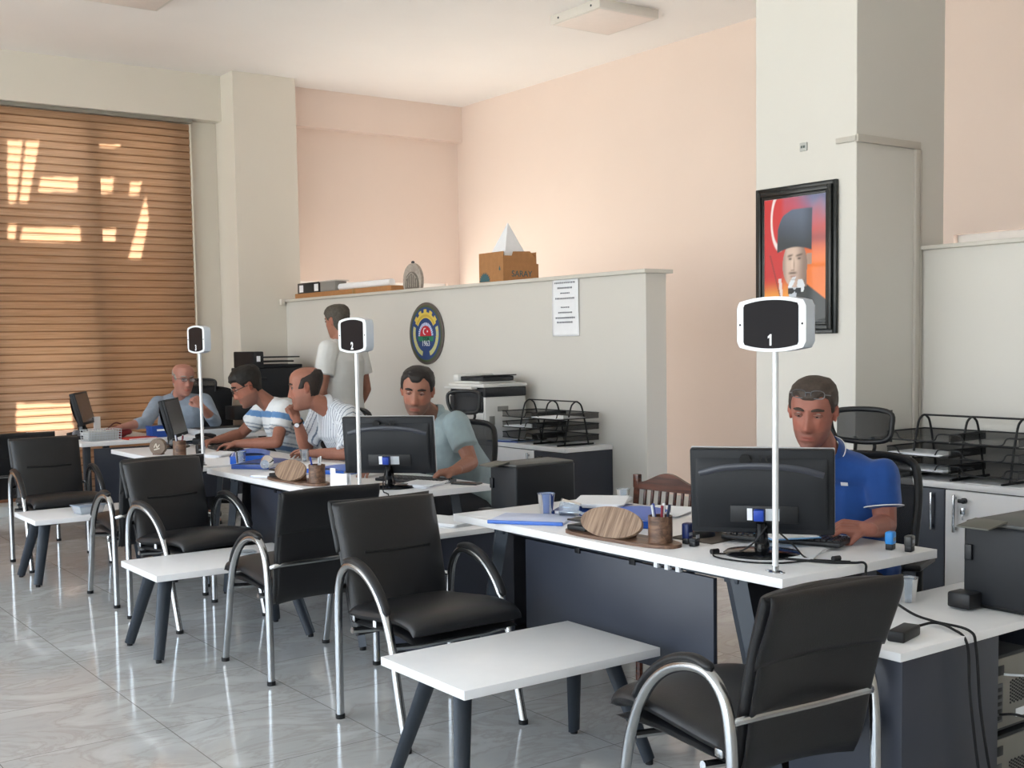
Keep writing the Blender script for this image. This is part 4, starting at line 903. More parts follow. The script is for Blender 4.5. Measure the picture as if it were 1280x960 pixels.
for i in range(1,NR+1):
    for k in range(NA):
        a=2*PI*k/NA; r_=i/NR; x=r_*math.cos(a); z=r_*math.sin(a); vs.append((x*R_,-.0142+.004*smooth(.9,1,r_),z*R_*.965)); cs.append(emblem_color(x,z))
for k in range(NA): fs.append((0,1+k,1+(k+1)%NA))
for i in range(NR-1):
    for k in range(NA): o_=1+i*NA; fs.append((o_+k,o_+NA+k,o_+NA+(k+1)%NA,o_+(k+1)%NA))
fc=MB().add(vs,fs); fo=part('printed_face',fc,mat('emblem_print','ffffff',.35,attr='Col',noise_amt=.01),t,60); color_attr(fo.data,cs)
dk=MB().cyl((0,-.010,0),(0,-.001,0),R_+.003,seg=64); dk.v=[(x,y,z*.965) for x,y,z in dk.v]; part('backing',dk,mat('emblem_rim','6c6664',.3,metal=.4),t,40)
part('year',shift(text_mb('1963',.062,.0004),0,-.0146,-.098),M_paper,t,0); part('letters',shift(text_mb('TZOB',.036,.0004,.0006),0,-.0146,-.054),mat('emblem_ink','0e1c1a',.5),t,0)

# ================================================================== framed portrait on the pillar
def portrait(u,v):
    "u 0..1 left to right, v 0..1 bottom to top -> printed colour (a generic painted figure)"
    n1=noise.noise(V(u*3,v*3,1)); n2=noise.noise(V(u*6+4,v*5,3))
    top=mixc(hexl('b84a5c'),hexl('6a6f90'),smooth(.2,.9,u+.3*n1)); midc=mixc(hexl('c43a34'),hexl('b8403a'),u); bot=mixc(hexl('e8a03c'),hexl('e2702a'),smooth(.1,.8,u+.2*n2))
    c=mixc(bot,midc,smooth(.15,.45,v+.1*n1)); c=mixc(c,top,smooth(.72,.98,v+.06*n2))
    if u>.55: c=mixc(c,hexl('e87828'),smooth(.75,.45,v)*.9)
    if u>.55: c=mixc(c,hexl('7a2c34'),math.exp(-((v-.66)/.05)**2)*.6)
    # draped red cloth with a pale fold on the left
    if u<.36-.0*v: c=mixc(c,hexl('c02a2c'),smooth(.36,.26,u)*smooth(.18,.4,v))
    d=abs(math.hypot((u-.26)/.14,(v-.82)/.22)-1)
    if d<.16 and u<.30: c=mixc(c,hexl('e6d6d4'),smooth(.16,.06,d))
    if abs(u-(.26+.18*(.35-v)))<.025 and .1<v<.36: c=hexl('dcc8c4')
    if abs(u-(.12+.5*(.5-v)))<.012 and .15<v<.55: c=mixc(c,hexl('6a2a2c'),.6)
    # coat
    ct=.335-.42*abs(u-.62) if u>.56 else .335-1.3*(.56-u)
    c=mixc(c,mixc(hexl('262b2d'),hexl('3a403f'),.4+.5*n2),smooth(-.006,.006,ct-v))
    # shirt front, collar and bow
    k=smooth(.006,-.006,abs(u-.47)-.075*(v/.3)**.7)*smooth(.30,.29,v); c=mixc(c,hexl('bcc2cc'),k)
    # neck and face
    fx=(u-.505)/.20; fz=(v-.455)/(.175 if v<.455 else .20); d=fx*fx+fz*fz
    base=mixc(hexl('c6ab9c'),hexl('846c60'),smooth(.0,1.0,fx+.15)); base=mixc(base,hexl('9a8478'),smooth(-.55,-.95,fx)); base=mixc(base,hexl('d6bead'),.55*math.exp(-((fx+.15)**2+(fz-.25)**2)*4))
    if abs(u-.60)<.09 and .28<v<.42: c=mixc(c,hexl('7c6458'),1)
    if abs(u-.735)<.038 and abs(v-.50)<.045: c=hexl('a48676')
    c=mixc(c,base,smooth(1.03,.97,d))
    if .28<v<.37 and abs(u-(.42+.9*(v-.28)))<.04-.25*abs(v-.32): c=hexl('dde1e6')
    if .24<v<.345 and abs(u-(.60-.2*(v-.3)))<.065-.6*abs(v-.295): c=hexl('d2d6dc')
    if abs(v-.255)<.022*min(1,abs(u-.50)/.05+.3) and abs(u-.50)<.10: c=hexl('1e2226')
    if d<1:
        for ex,w_ in ((.43,.045),(.575,.055)):
            c=mixc(c,hexl('4a3a32'),.9*math.exp(-((u-ex)/w_)**4-((v-.535-.10*(u-ex))/.009)**2))
            c=mixc(c,hexl('6a564a'),.5*math.exp(-((u-ex)/.04)**2-((v-.512)/.014)**2))
            c=mixc(c,hexl('2c2623'),.95*math.exp(-((u-ex)/.024)**4-((v-.508)/.006)**2))
        c=mixc(c,hexl('dcc6b6'),.6*math.exp(-((u-.462)/.013)**2-((v-.47)/.05)**2)); c=mixc(c,hexl('78604f'),.6*math.exp(-((u-.492)/.012)**2-((v-.46)/.045)**2))
        c=mixc(c,hexl('5c463c'),.7*math.exp(-((u-.468)/.03)**4-((v-.418)/.005)**2))
        c=mixc(c,hexl('4e3e36'),.9*math.exp(-((u-.47)/.065)**4-((v-.396)/.0095)**2))
        c=mixc(c,hexl('8c5a52'),.8*math.exp(-((u-.475)/.048)**4-((v-.368)/.007)**2)); c=mixc(c,hexl('6c564a'),.5*math.exp(-((u-.48)/.05)**4-((v-.345)/.006)**2))
    # tall dark hat, leaning up to the right
    hb=.565+.035*math.sin((u-.22)*5.5); ht=.90-.25*max(0,.46-u)-6*max(0,.34-u)**2-.08*(u-.56)**2; lf=.215+.05*max(0,v-.60)
    k=smooth(-.006,.006,v-hb)*smooth(-.008,.008,ht-v)*smooth(-.006,.006,u-lf)*smooth(-.006,.006,.775+.03*(v-.6)-u)
    c=mixc(c,mixc(mixc(hexl('2c3238'),hexl('586478'),smooth(.6,.95,v+.15*(u-.3))),hexl('20252a'),.5*smooth(.60,.78,u)),k)
    return c
t=thing('framed_portrait','black framed portrait of a person in a tall hat on the pillar','picture',(4.4998,3.845,1.848),face(-1,0))
W_,H_=.235,.345
nx,nz_=100,150; vs=[];cs=[]
for k in range(nz_+1):
    for i in range(nx+1):
        u=i/nx;v=k/nz_; vs.append((-.19+.38*u,-.0205,-.302+.604*v)); cs.append(portrait(u,v))
po=part('printed_picture',MB().add(vs,[(k*(nx+1)+i,k*(nx+1)+i+1,(k+1)*(nx+1)+i+1,(k+1)*(nx+1)+i) for k in range(nz_) for i in range(nx)]),mat('portrait_print','ffffff',.35,attr='Col',noise_amt=.01,coat=.3),t,60); color_attr(po.data,cs)
fr=MB()
def rect_frame(mb_,w,h,wi,y0,y1,b=.003): mb_.box(-w,y0,-h,-w+wi,y1,h,b).box(w-wi,y0,-h,w,y1,h,b).box(-w+wi,y0,-h,w-wi,y1,-h+wi,b).box(-w+wi,y0,h-wi,w-wi,y1,h,b)
rect_frame(fr,W_+.012,H_+.012,.02,-.022,-.002); rect_frame(fr,W_-.008,H_-.008,.022,-.034,-.004); rect_frame(fr,W_-.03,H_-.03,.015,-.027,-.003)
part('frame',fr,mat('frame_black','1a1c1b',.3),t,40)
sl=MB(); rect_frame(sl,.1925,.3025,.003,-.0225,-.0205,0); part('inner_line',sl,M_silver,t,0)
part('backing_board',MB().box(-.22,-.019,-.33,.22,-.002,.33,.001),M_card,t)

# ================================================================== wooden chair behind the nearest desk
t=thing('wooden_chair','brown wooden chair with a curved top rail behind the nearest desk','chair',(3.58,4.0,0),face(-.95,-.12))
part('seat',MB().pad([(-.20,.45),(-.1,.455),(.2,.45)],.21,.03,eu=8,ev=8),M_chairw,t,60)
for sx in (-1,1):
    part('leg',MB().tube([(sx*.17,-.17,.44),(sx*.19,-.20,.0)],[.02,.015],8),M_chairw,t)
    part('leg',MB().tube([(sx*.17,.18,.44),(sx*.18,.24,.0)],[.02,.015],8),M_chairw,t)
    part('back_post',MB().tube([(sx*.175,.18,.44),(sx*.19,.235,.80)],.019,4,flat=(1,1)).box(sx*.19-.016,.222,.77,sx*.19+.016,.252,.835,.004),M_chairw,t)
rl=[(-.175,.765),(.175,.765)]+[(.175-.35*i/16,.80+.05*math.sin(PI*i/16)**2) for i in range(17)]
part('top_rail',MB().prism(rl,.225,.243),M_chairw,t,40)
for i in range(7): x=-.135+i*.045; part('spindle',MB().cyl((x,.19,.46),(x,.233,.77),.008,seg=8),M_chairw,t)
part('stretcher',MB().cyl((-.18,-.19,.2),(.18,-.19,.2),.010,seg=8),M_chairw,t)
# ================================================================== people
def tri(a,x,s): return a*math.exp(-(x/s)**2)
PROF=[ # z, half width, front, back   (metres, head centre at 0, face towards +y)
(-.122,.006,.062,-.030),(-.118,.026,.078,-.012),(-.108,.040,.086,.010),(-.092,.052,.088,.030),(-.072,.061,.089,.045),(-.050,.067,.091,.055),(-.025,.0705,.092,.066),
(0,.0725,.092,.078),(.025,.075,.093,.090),(.05,.077,.095,.098),(.075,.076,.092,.100),(.098,.069,.080,.092),(.114,.055,.060,.074),(.124,.036,.036,.048),(.128,.012,.010,.016)]
def prof(z):
    P=PROF
    if z<=P[0][0]: return P[0][1:]
    for a,b in zip(P,P[1:]):
        if z<=b[0]:
            t=(z-a[0])/(b[0]-a[0]); t=t*t*(3-2*t)*.35+t*.65
            return tuple(a[i]*(1-t)+b[i]*t for i in (1,2,3))
    return P[-1][1:]
def head_pt(z,th,jw=1.,nose=1.):
    "th=0 front; returns point on the head surface"
    w,f,b=prof(z); s,c=math.sin(th),math.cos(th)
    ex=.86
    x=w*math.copysign(abs(s)**ex,s)*(jw if z<0 else 1); y=(f if c>0 else b)*math.copysign(abs(c)**(ex if c>0 else .95),c)
    if c>0:
        g=0
        zz=z
        if -.055<zz<.04:
            k=max(0,min(1,(.035-zz)/.07)); h=.004+.022*k**1.3
            if zz<-.032: h*=max(0,1-((-.032-zz)/.018)**1.5)
            g+=nose*h*math.exp(-(x/(.0085+.007*k))**2)
        for sx in (-1,1):
            g-=.0095*math.exp(-((x-sx*.032)/.017)**2-((zz-.016)/.0115)**2)
            g+=.0035*math.exp(-((x-sx*.030)/.022)**2-((zz-.038)/.008)**2)
            g+=.0050*math.exp(-((x-sx*.043)/.018)**2-((zz+.012)/.020)**2)
            g+=.0040*nose*math.exp(-((x-sx*.0125)/.006)**2-((zz+.034)/.007)**2)
            g-=.0020*math.exp(-((x-sx*.030)/.007)**2-((zz+.042)/.018)**2)
        g+=.0050*math.exp(-(x/.022)**2-((zz+.062)/.0055)**2)+.0055*math.exp(-(x/.019)**2-((zz+.075)/.006)**2)
        g-=.0035*math.exp(-(x/.024)**2-((zz+.0685)/.0022)**2)
        g-=.0035*math.exp(-(x/.025)**2-((zz+.087)/.006)**2)+-.006*math.exp(-(x/.020)**2-((zz+.106)/.010)**2)
        y+=g
    return V(x,y,z)
NZ,NT=84,132
def head_rings():
    zs=[-.122+.250*(i/NZ) for i in range(NZ+1)]; ts=[]
    for k in range(NT):
        u=k/NT*2-1; ts.append(PI*math.copysign(abs(u)**1.35,u))
    return zs,ts
def head_mb(M,jw=1.,nose=1.,off=None):
    zs,ts=head_rings(); vs=[]
    for z in zs:
        for t in ts:
            p=head_pt(z,t,jw,nose)
            if off:
                o=off(p,t); 
                if o is None: o=-.006
                n=V(p.x/.0058,p.y/.0085,p.z/.014).normalized() if False else V(p.x*1.7,p.y*1.0,p.z*.8).normalized()
                p=p+n*o
            vs.append(M@p)
    n=NT; fs=[]
    for i in range(NZ):
        for k in range(n): fs.append((i*n+k,i*n+(k+1)%n,(i+1)*n+(k+1)%n,(i+1)*n+k))
    fs.append(tuple(reversed(range(n)))); fs.append(tuple(range(NZ*n,(NZ+1)*n)))
    return vs,fs
def basis(f,up=V(0,0,1)):
    "columns: x = person's left->(right handed) , y = forward, z = up"
    y=f.normalized(); x=y.cross(up).normalized(); z=x.cross(y); return Matrix((x,y,z)).transposed()
def remesh(mb,voxel,iters=6,name='tmp',fac=.5):
    me=bpy.data.meshes.new(name); me.from_pydata(mb.v,[],mb.f)
    bm=bmesh.new(); bm.from_mesh(me); bmesh.ops.recalc_face_normals(bm,faces=bm.faces); bm.to_mesh(me); bm.free()
    o=bpy.data.objects.new(name,me); COL.objects.link(o)
    r=o.modifiers.new('r','REMESH'); r.mode='VOXEL'; r.voxel_size=voxel; r.adaptivity=0
    if iters: s=o.modifiers.new('s','SMOOTH'); s.factor=fac; s.iterations=iters
    dg=bpy.context.evaluated_depsgraph_get(); m2=bpy.data.meshes.new_from_object(o.evaluated_get(dg))
    bpy.data.objects.remove(o); bpy.data.meshes.remove(me)
    m2.polygons.foreach_set('use_smooth',[True]*len(m2.polygons)); return m2
def add_mesh(name,me,m,parent,label=None):
    o=bpy.data.objects.new(name,me); me.materials.clear(); me.materials.append(m); COL.objects.link(o); o.parent=parent
    if label: o['label']=label
    return o
def loft(mb,rings,seg=28,e=.85):
    "rings: (centre, xaxis, yaxis, rx, ry)"
    vs=[];fs=[];R=list(rings)
    c,x,y,rx,ry=R[0]; c2=R[1][0]; R=[(c+(c-c2).normalized()*ry*.25,x,y,rx*.55,ry*.55)]+R
    c,x,y,rx,ry=R[-1]; c2=R[-2][0]; R=R+[(c+(c-c2).normalized()*ry*.25,x,y,rx*.55,ry*.55)]
    for c,x,y,rx,ry in R:
        for k in range(seg):
            a=2*PI*k/seg; ca,sa=math.cos(a),math.sin(a)
            vs.append(c+x*(rx*math.copysign(abs(ca)**e,ca))+y*(ry*math.copysign(abs(sa)**e,sa)))
    n=len(R)
    for i in range(n-1):
        for k in range(seg): fs.append((i*seg+k,i*seg+(k+1)%seg,(i+1)*seg+(k+1)%seg,(i+1)*seg+k))
    fs.append(tuple(reversed(range(seg)))); fs.append(tuple(range((n-1)*seg,n*seg)))
    mb.add(vs,fs)
def limb(mb,a,b,c,ra,rb,rc):
    "three joint limb, muscle bulges included"
    a,b,c=V(*a),V(*b),V(*c)
    mb.cap(a,a.lerp(b,.45),ra,(ra*.62+rb*.42)); mb.cap(a.lerp(b,.45),b,(ra*.62+rb*.42),rb)
    mb.cap(b,b.lerp(c,.3),rb,rb*1.06); mb.cap(b.lerp(c,.3),c,rb*1.06,rc)
def hand(mb,w,d,pn,side,curl=(.35,.45,.3),spread=.06,thumb=.5,s=1.,idx=None):
    "w wrist, d direction of the fingers, pn palm normal (towards the palm side), side +1: thumb on the cross side"
    w=V(*w); x=V(*d).normalized(); n=V(*pn); n=(n-x*n.dot(x)).normalized(); y=n.cross(x)*side
    P=lambda a,b,c: w+(x*a+y*b+n*c)*s
    # palm
    mb.cap(P(-.02,0,0),P(.012,0,0),.024*s,.026*s,14)
    for b in (-.028,-.010,.010,.028): mb.cap(P(.015,b*.75,0),P(.082-abs(b-.01)*.25,b,0),.0155*s,.0118*s,10)
    mb.cap(P(.02,-.018,.008),P(.055,-.022,.006),.015*s,.013*s,10); mb.cap(P(.018,.02,.009),P(.05,.026,.008),.016*s,.013*s,10)
    L=(.058,.072,.080,.072); bs=(-.0305,-.0105,.0100,.0300)
    for i in range(4):
        l=L[i]*s; p=P(.084-abs(i-2)*.003,bs[i],0); ang=0; r=.0092*s
        cu=curl if idx is None or i!=3 else idx
        dirx=(x+y*((i-1.5)*spread)).normalized()
        for k,(fr,cc) in enumerate(zip((.45,.30,.25),cu)):
            ang+=cc; dd=dirx*math.cos(ang)+n*math.sin(ang); q=p+dd*(l*fr); mb.cap(p,q,r,r*.93,9); p=q; r*=.93
    p=P(.022,.030,.008); dd=(x*.62+y*.70*(1-thumb*.5)+n*(.25+.5*thumb)).normalized(); q=p+dd*.040*s; mb.cap(p,q,.0125*s,.0108*s,10)
    d2=(x*.85+y*(.35-.5*thumb)+n*(.25+.4*thumb)).normalized(); q2=q+d2*.030*s; mb.cap(q,q2,.0106*s,.0088*s,9)
def skin_mat(name,c): 
    return mat(name,c,.5,attr='Col',noise_amt=.05,noise_scale=60,bump=.2,bump_scale=500,spec=.35)
def wrinkle(me,amp,sc,seed):
    n=len(me.vertices); nor=[0.]*(3*n); me.vertex_normals.foreach_get('vector',nor); co=[0.]*(3*n); me.vertices.foreach_get('co',co)
    for i in range(n):
        p=V(co[3*i],co[3*i+1],co[3*i+2]); n1=noise.noise(V(p.x*sc,p.y*sc,p.z*sc*.55)+V(seed,0,0)); n2=noise.noise(V(p.x*sc*2.3,p.y*sc*2.3,p.z*sc*1.2)+V(0,seed,0))
        k=amp*((1-abs(n1)*2.2)*.7+n2*.5)
        for j in range(3): co[3*i+j]+=nor[3*i+j]*k
    me.vertices.foreach_set('co',co); me.update()
def hexc(c): return lin(c)[:3]
def person(name,label,root,head,fwd,pitch,roll,hs,neck,shL,shR,elL,wrL,elR,wrR,pelvis,body_f,kneeL,kneeR,footL,footR,
           skin,shirt_m,sleeve,hairf,hair_c,hands,voxel=.0045,trouser='1c1d22',hsz=1.,beard=0.,jw=1.,girth=1.,nose=1.,sleeve_r=1.,pattern=None,collar=None,long=False,extra=None):
    R=V(*root); t=bpy.data.objects.new(name,None); COL.objects.link(t); t.location=R; t.empty_display_size=.1; tag(t,label,'person')
    L=lambda p: V(*p)-R
    head,neck,shL,shR,elL,wrL,elR,wrR,pelvis=[L(p) for p in (head,neck,shL,shR,elL,wrL,elR,wrR,pelvis)]
    kneeL,kneeR,footL,footR=[L(p) for p in (kneeL,kneeR,footL,footR)]
    bf=V(*body_f,0).normalized(); left=V(-bf.y,bf.x,0)
    f=V(fwd[0],fwd[1],0).normalized(); B=basis(f); HM=Matrix.Translation(head)@(B@Matrix.Rotation(math.radians(-pitch),3,'X')@Matrix.Rotation(math.radians(roll),3,'Y')).to_4x4()@Matrix.Scale(hs,4)
    HI=HM.inverted()
    # ---- body
    mb=MB(); vs,fs=head_mb(HM,jw,nose); mb.add(vs,fs)
    for sx in (-1,1):
        e=MB().sphere((0,0,0),(.0065,.0165,.031),12,9); EM=HM@Matrix.Translation((sx*.0775,-.006,.004))@Matrix.Rotation(sx*-.42,4,'Z')@Matrix.Rotation(.18,4,'X')
        mb.add(e.v,e.f,0,EM); e=MB().tube([(0,.012*math.cos(a)-.002,.005+.024*math.sin(a)) for a in [i*PI*1.25/9-.9+.55 for i in range(10)]],.0045,6); mb.add(e.v,e.f,0,HM@Matrix.Translation((sx*.083,-.010,.004))@Matrix.Rotation(sx*-.42,4,'Z')@Matrix.Scale(-1,4,(0,1,0)))
    nb=HM@V(0,-.030,-.075); nt=HM@V(0,-.015,-.03)
    mb.cap(neck-V(0,0,.02),nb,.064*girth**.5,.055,16); mb.cap(nb,nt,.055,.052,16)
    sm=(shL+shR)/2; sd=(shL-shR).normalized(); chest=sm.lerp(pelvis,.38); waist=sm.lerp(pelvis,.72)
    up=(sm-pelvis).normalized(); fx=sd.cross(up)*-1; fx=fx.normalized()
    if fx.dot(bf)<0: fx=-fx
    g=girth; hwid=(shL-shR).length/2
    rings=[(pelvis-up*.06,left,bf,.155*g,.11*g),(pelvis+up*.04,left,bf,.165*g,.122*g),(waist+fx*.01,left.lerp(sd,.4).normalized(),fx,.152*g,.115*g),(chest+fx*.015,sd,fx,.160*g,.118*g),(sm-up*.07+fx*.005,sd,fx,.150*g,.105*g),(sm+up*.0,sd,fx,hwid*.80,.07),(neck+up*.01,sd,fx,.062,.055)]
    core=lambda k:[(c,x,y,a*k,b*k) for c,x,y,a,b in rings]
    loft(mb,core(.93))
    mb.cap(neck-up*.06,shL-up*.02,.04,.036);mb.cap(neck-up*.06,shR-up*.02,.04,.036)
    ks=hsz
    limb(mb,shL,elL,wrL,.050*ks,.040*ks,.0275*ks); limb(mb,shR,elR,wrR,.050*ks,.040*ks,.0275*ks)
    hand(mb,wrL,*hands[0][:2],-1,**hands[0][2]); hand(mb,wrR,*hands[1][:2],1,**hands[1][2])
    for kn,ft,sg in ((kneeL,footL,1),(kneeR,footR,-1)):
        hp=pelvis+left*sg*.09-up*.02; limb(mb,hp,kn,ft+V(0,0,.09),.075,.055,.038); mb.cap(ft+V(0,0,.05),ft+bf*.13+V(0,0,.03),.035,.028)
    me=remesh(mb,voxel,3,fac=.4)
    # skin colouring
    sk=hexc(skin); cols=[]
    red=hexc('b0604c'); lipc=hexc('a85c50'); st=hexc('5a4a44')
    for v in me.vertices:
        q=HI@v.co; c=sk
        n_=noise.noise(v.co*18); c=tuple(x*(1+.07*n_) for x in c)
        if q.length<.17:
            if q.y>.02:
                k=math.exp(-((abs(q.x)-.042)/.02)**2-((q.z+.02)/.024)**2)*.35+math.exp(-(q.x/.014)**2-((q.z+.028)/.02)**2)*.3
                c=mixc(c,red,min(.6,k))
                c=mixc(c,lipc,.75*math.exp(-(q.x/.024)**4-((q.z+.0685)/.0085)**4))
                c=mixc(c,hexc('4a2a26'),.6*math.exp(-(q.x/.022)**4-((q.z+.0685)/.0018)**2))
                for sx in (-1,1): c=mixc(c,hexc('7a4c40'),.45*math.exp(-((q.x-sx*.032)/.018)**2-((q.z-.020)/.010)**2))
            if beard>0 and q.y>-.03:
                inb=smooth(-.030,-.05,q.z)*(1 if abs(q.x)>.028 or q.z<-.078 or -.066<q.z<-.048 else .45)
                if q.z<-.045 or abs(q.x)>.055: c=mixc(c,st,beard*inb*(1-.8*math.exp(-(q.x/.024)**4-((q.z+.0685)/.0085)**4)))
            k=math.exp(-((abs(q.x)-.083)/.012)**2)*math.exp(-(q.z/.04)**2)*.35; c=mixc(c,red,k)
        cols.append(c)
    color_attr(me,cols); add_mesh('body',me,skin_mat('skin_'+skin,skin),t)
    # ---- eyes, brows
    for sx in (-1,1):
        e=MB().sphere((0,0,0),.0128,18,12); col=[]
        for x,y,z in e.v:
            r=math.hypot(x,z)/.0128
            col.append(hexc('161210') if (y>0 and r<.50) else hexc('b4a69e'))
        EM=HM@Matrix.Translation((sx*.032,.0745,.014)); e.v=[tuple(EM@V(*v)) for v in e.v]
        o=part('eye',e,mat('eye_surface','ffffff',.25,attr='Col',noise_amt=.01),t,80); color_attr(o.data,col)
        ld=MB(); n=14
        lidt=[];lidb=[]
        for i in range(n+1):
            x=sx*.032+(-.0165+.033*i/n); k=1-((i/n-.5)*2)**2
            lidt.append((x,.0790+.0080*k**.6,.0150+.0032*k)); lidb.append((x,.0795+.0065*k**.6,.0135-.0046*k))
        u_=MB().tube([HM@V(*p) for p in lidt],.0040*hs,8); part('eyelid',u_.tube([HM@V(*p) for p in lidb],.0017*hs,6),mat('lid_skin','80564a',.6),t,60)
        br=MB(); P=[];Rr=[]
        for i in range(9):
            x=.013+.040*i/8; z=.0345+.0045*math.sin(PI*min(1,i/8*1.05)); th=0
            w_,f_,b_=prof(z); th=math.asin(min(1,(x/w_)**(1/.86))); p=head_pt(z,th); P.append(HM@V(sx*p.x,p.y+.001,p.z)); Rr.append((.0026+.0032*math.sin(PI*(i+.6)/9))*hs)
        part('eyebrow',br.tube(P,Rr,8),mat('brow_'+hair_c,hair_c,.8),t,60)
    # ---- hair
    if hairf:
        vs,fs=head_mb(HM,jw,nose,off=lambda p,th: hairf(p,th)); hb=MB(); hb.add(vs,fs)
        hm=mat('hair_'+hair_c,hair_c,.65,noise_amt=.35,noise_scale=90,bump=.8,bump_scale=300)
        o=part('hair',hb,hm,t,70)
    # ---- shirt
    sb=MB(); loft(sb,[(c,x,y,a+.016,b+.016) for c,x,y,a,b in rings[:-1]]+[(neck+up*.0,sd,fx,.078,.068)])
    sb.cap(neck-up*.035,shL-up*.012,.080,.056); sb.cap(neck-up*.035,shR-up*.012,.080,.056)
    for sh,el,wr in ((shL,elL,wrL),(shR,elR,wrR)):
        if long:
            sb.cap(sh,el,.066*ks*sleeve_r,.054*ks*sleeve_r); e=el.lerp(wr,sleeve); sb.cap(el,e,.054*ks*sleeve_r,.045*ks); sb.cyl(e,e.lerp(wr,.10),.046*ks,.043*ks,16)
        else:
            e=sh.lerp(el,sleeve); sb.cap(sh,sh.lerp(el,.4),.066*ks*sleeve_r,.063*ks*sleeve_r); sb.tube([sh.lerp(el,.3),e],[.064*ks*sleeve_r,.062*ks*sleeve_r],20)
    sme=remesh(sb,max(voxel,.006),16); wrinkle(sme,.0055,9,len(label))
    if pattern:
        col=[pattern(v.co+R,sh_l:=(v.co)) for v in sme.vertices]; color_attr(sme,col)
    add_mesh('shirt',sme,shirt_m,t)
    if collar:
        cm,kind=collar; ax=(HM@V(0,-.02,-.09)-neck).normalized(); c0=neck+ax*.012; xx=sd; yy=ax.cross(xx).normalized()
        if yy.dot(bf)<0: yy=-yy
        cb=MB(); N_=30; ring=[]
        gap=.22
        for i in range(N_+1):
            a=PI/2+gap+(2*PI-2*gap)*i/N_; k=abs(math.cos((a-PI/2)/2))
            base=xx*math.cos(a)*.069+yy*math.sin(a)*.063; out=xx*math.cos(a)*.080+yy*math.sin(a)*.076
            fr_=max(0,math.sin(a))
            ring.append((c0+base*.95+ax*(.036-.025*fr_),c0+base+ax*(.040-.026*fr_),c0+out+ax*(.006-.035*fr_**2)-V(0,0,.0),c0+out*.97+ax*(.002-.035*fr_**2)))
        vs=[p for r in ring for p in r]; fs=[(i*4+k,i*4+(k+1)%4,(i+1)*4+(k+1)%4,(i+1)*4+k) for i in range(N_) for k in range(4)]+[(0,1,2,3),(N_*4+3,N_*4+2,N_*4+1,N_*4)]
        cb.add(vs,fs); part('collar',cb,cm,t,60)
        if kind=='piped': part('collar_piping',MB().tube([r[2] for r in ring],.0024,6),M_paper,t,60)
    # ---- trousers and shoes
    tm=MB(); loft(tm,[(c,x,y,a+.014,b+.014) for c,x,y,a,b in rings[:2]])
    for kn,ft,sg in ((kneeL,footL,1),(kneeR,footR,-1)):
        hp=pelvis+left*sg*.09-up*.02; tm.cap(hp,kn,.10,.075); tm.cap(kn,kn.lerp(ft+V(0,0,.09),.88),.075,.062)
    add_mesh('trousers',remesh(tm,.012,4),mat('trouser_'+trouser,trouser,.85,noise_amt=.08),t)
    for ft in (footL,footR):
        s_=MB().sphere((0,0,0),(.045,.135,.05),16,10); s_.v=[(x,y,max(z,-.0)) for x,y,z in s_.v]; M=Matrix.Translation(ft+bf*.05)@Matrix.Rotation(math.atan2(-bf.x,bf.y),4,'Z'); s_.v=[tuple(M@V(*v)) for v in s_.v]; part('shoe',s_.cap(ft+V(0,0,.04),ft+V(0,0,.07),.045,.042),mat('shoe_black','141314',.4),t,60)
    return t,HM,dict(neck=neck,sm=sm,fx=fx,sd=sd,up=up,bf=bf,left=left,R=R)
def glasses(t,HM,m,hs=1.,dz=0.,dy=0.,tilt=0.,rim=.0014,lens=True,w=.024,h=.015,label=None):
    G=MB(); T=Matrix.Translation((0,dy,dz))@Matrix.Rotation(tilt,4,'X'); Q=HM@T
    for sx in (-1,1):
        P=[Q@V(sx*.033+math.copysign(abs(math.cos(a))**.75,math.cos(a))*w,.104-abs(math.cos(a)+sx)*.0,.012+math.copysign(abs(math.sin(a))**.75,math.sin(a))*h) for a in [2*PI*i/20 for i in range(20)]]
        G.tube(P,rim,6,closed=True)
        G.tube([Q@V(sx*(.033+w),.103,.018),Q@V(sx*.078,.092,.018),Q@V(sx*.084,.0,.016),Q@V(sx*.083,-.02,.002)] if lens else [Q@V(sx*(.033+w),.103,.014),Q@V(sx*.068,.085,.008),Q@V(sx*.074,.04,-.008)],rim,6)
    G.tube([Q@V(-.011,.104,.018),Q@V(0,.108,.020),Q@V(.011,.104,.018)],rim,6)
    g=part('glasses',G,m,t,60,label)
    if lens:
        for sx in (-1,1):
            P=[Q@V(sx*.033+math.cos(a)*w*.95,.104,.012+math.sin(a)*h*.95) for a in [2*PI*i/16 for i in range(16)]]
            part('lens',MB().add(P,[tuple(range(16))]),M_glass,g,0)
def hair_full(line=.055,t=.009,side=-.02,temple=0.,noise_a=.003):
    def f(p,th):
        a=abs(th); 
        # hairline height as function of angle: high at forehead, dropping to the ears and nape
        if a<.9: zl=line+temple*math.exp(-((a-.55)/.25)**2)
        elif a<1.35: zl=line+( .012-line)*smooth(.9,1.35,a)
        elif a<1.9: zl=.030 if a<1.75 else .03+(side-.03)*smooth(1.75,1.9,a)
        else: zl=side-.03*smooth(1.9,2.4,a)
        e=smooth(zl-.006,zl+.012,p.z+.003*noise.noise(p*60))
        return -.005+(t+.005+noise_a*noise.noise(p*38))*e
    return f
def hair_bald(t=.005,top=.055,rise=.045):
    def f(p,th):
        a=abs(th); n_=.004*noise.noise(p*50)
        zl=.0 if a<1.45 else (.0+.032*smooth(1.45,1.6,a) if a<1.72 else .032-.080*smooth(1.72,2.0,a))
        tp=top+rise*smooth(1.3,2.6,a)
        front=1.12-.5*max(0,p.z-.02)/.08*.0+.25*smooth(.0,.06,p.z)
        e=smooth(zl-.006,zl+.010,p.z+n_)*smooth(tp+.016,tp-.010,p.z+n_)*smooth(front-.05,front+.10,a+n_*6)
        return -.005+(t+.005+.002*noise.noise(p*45))*e
    return f
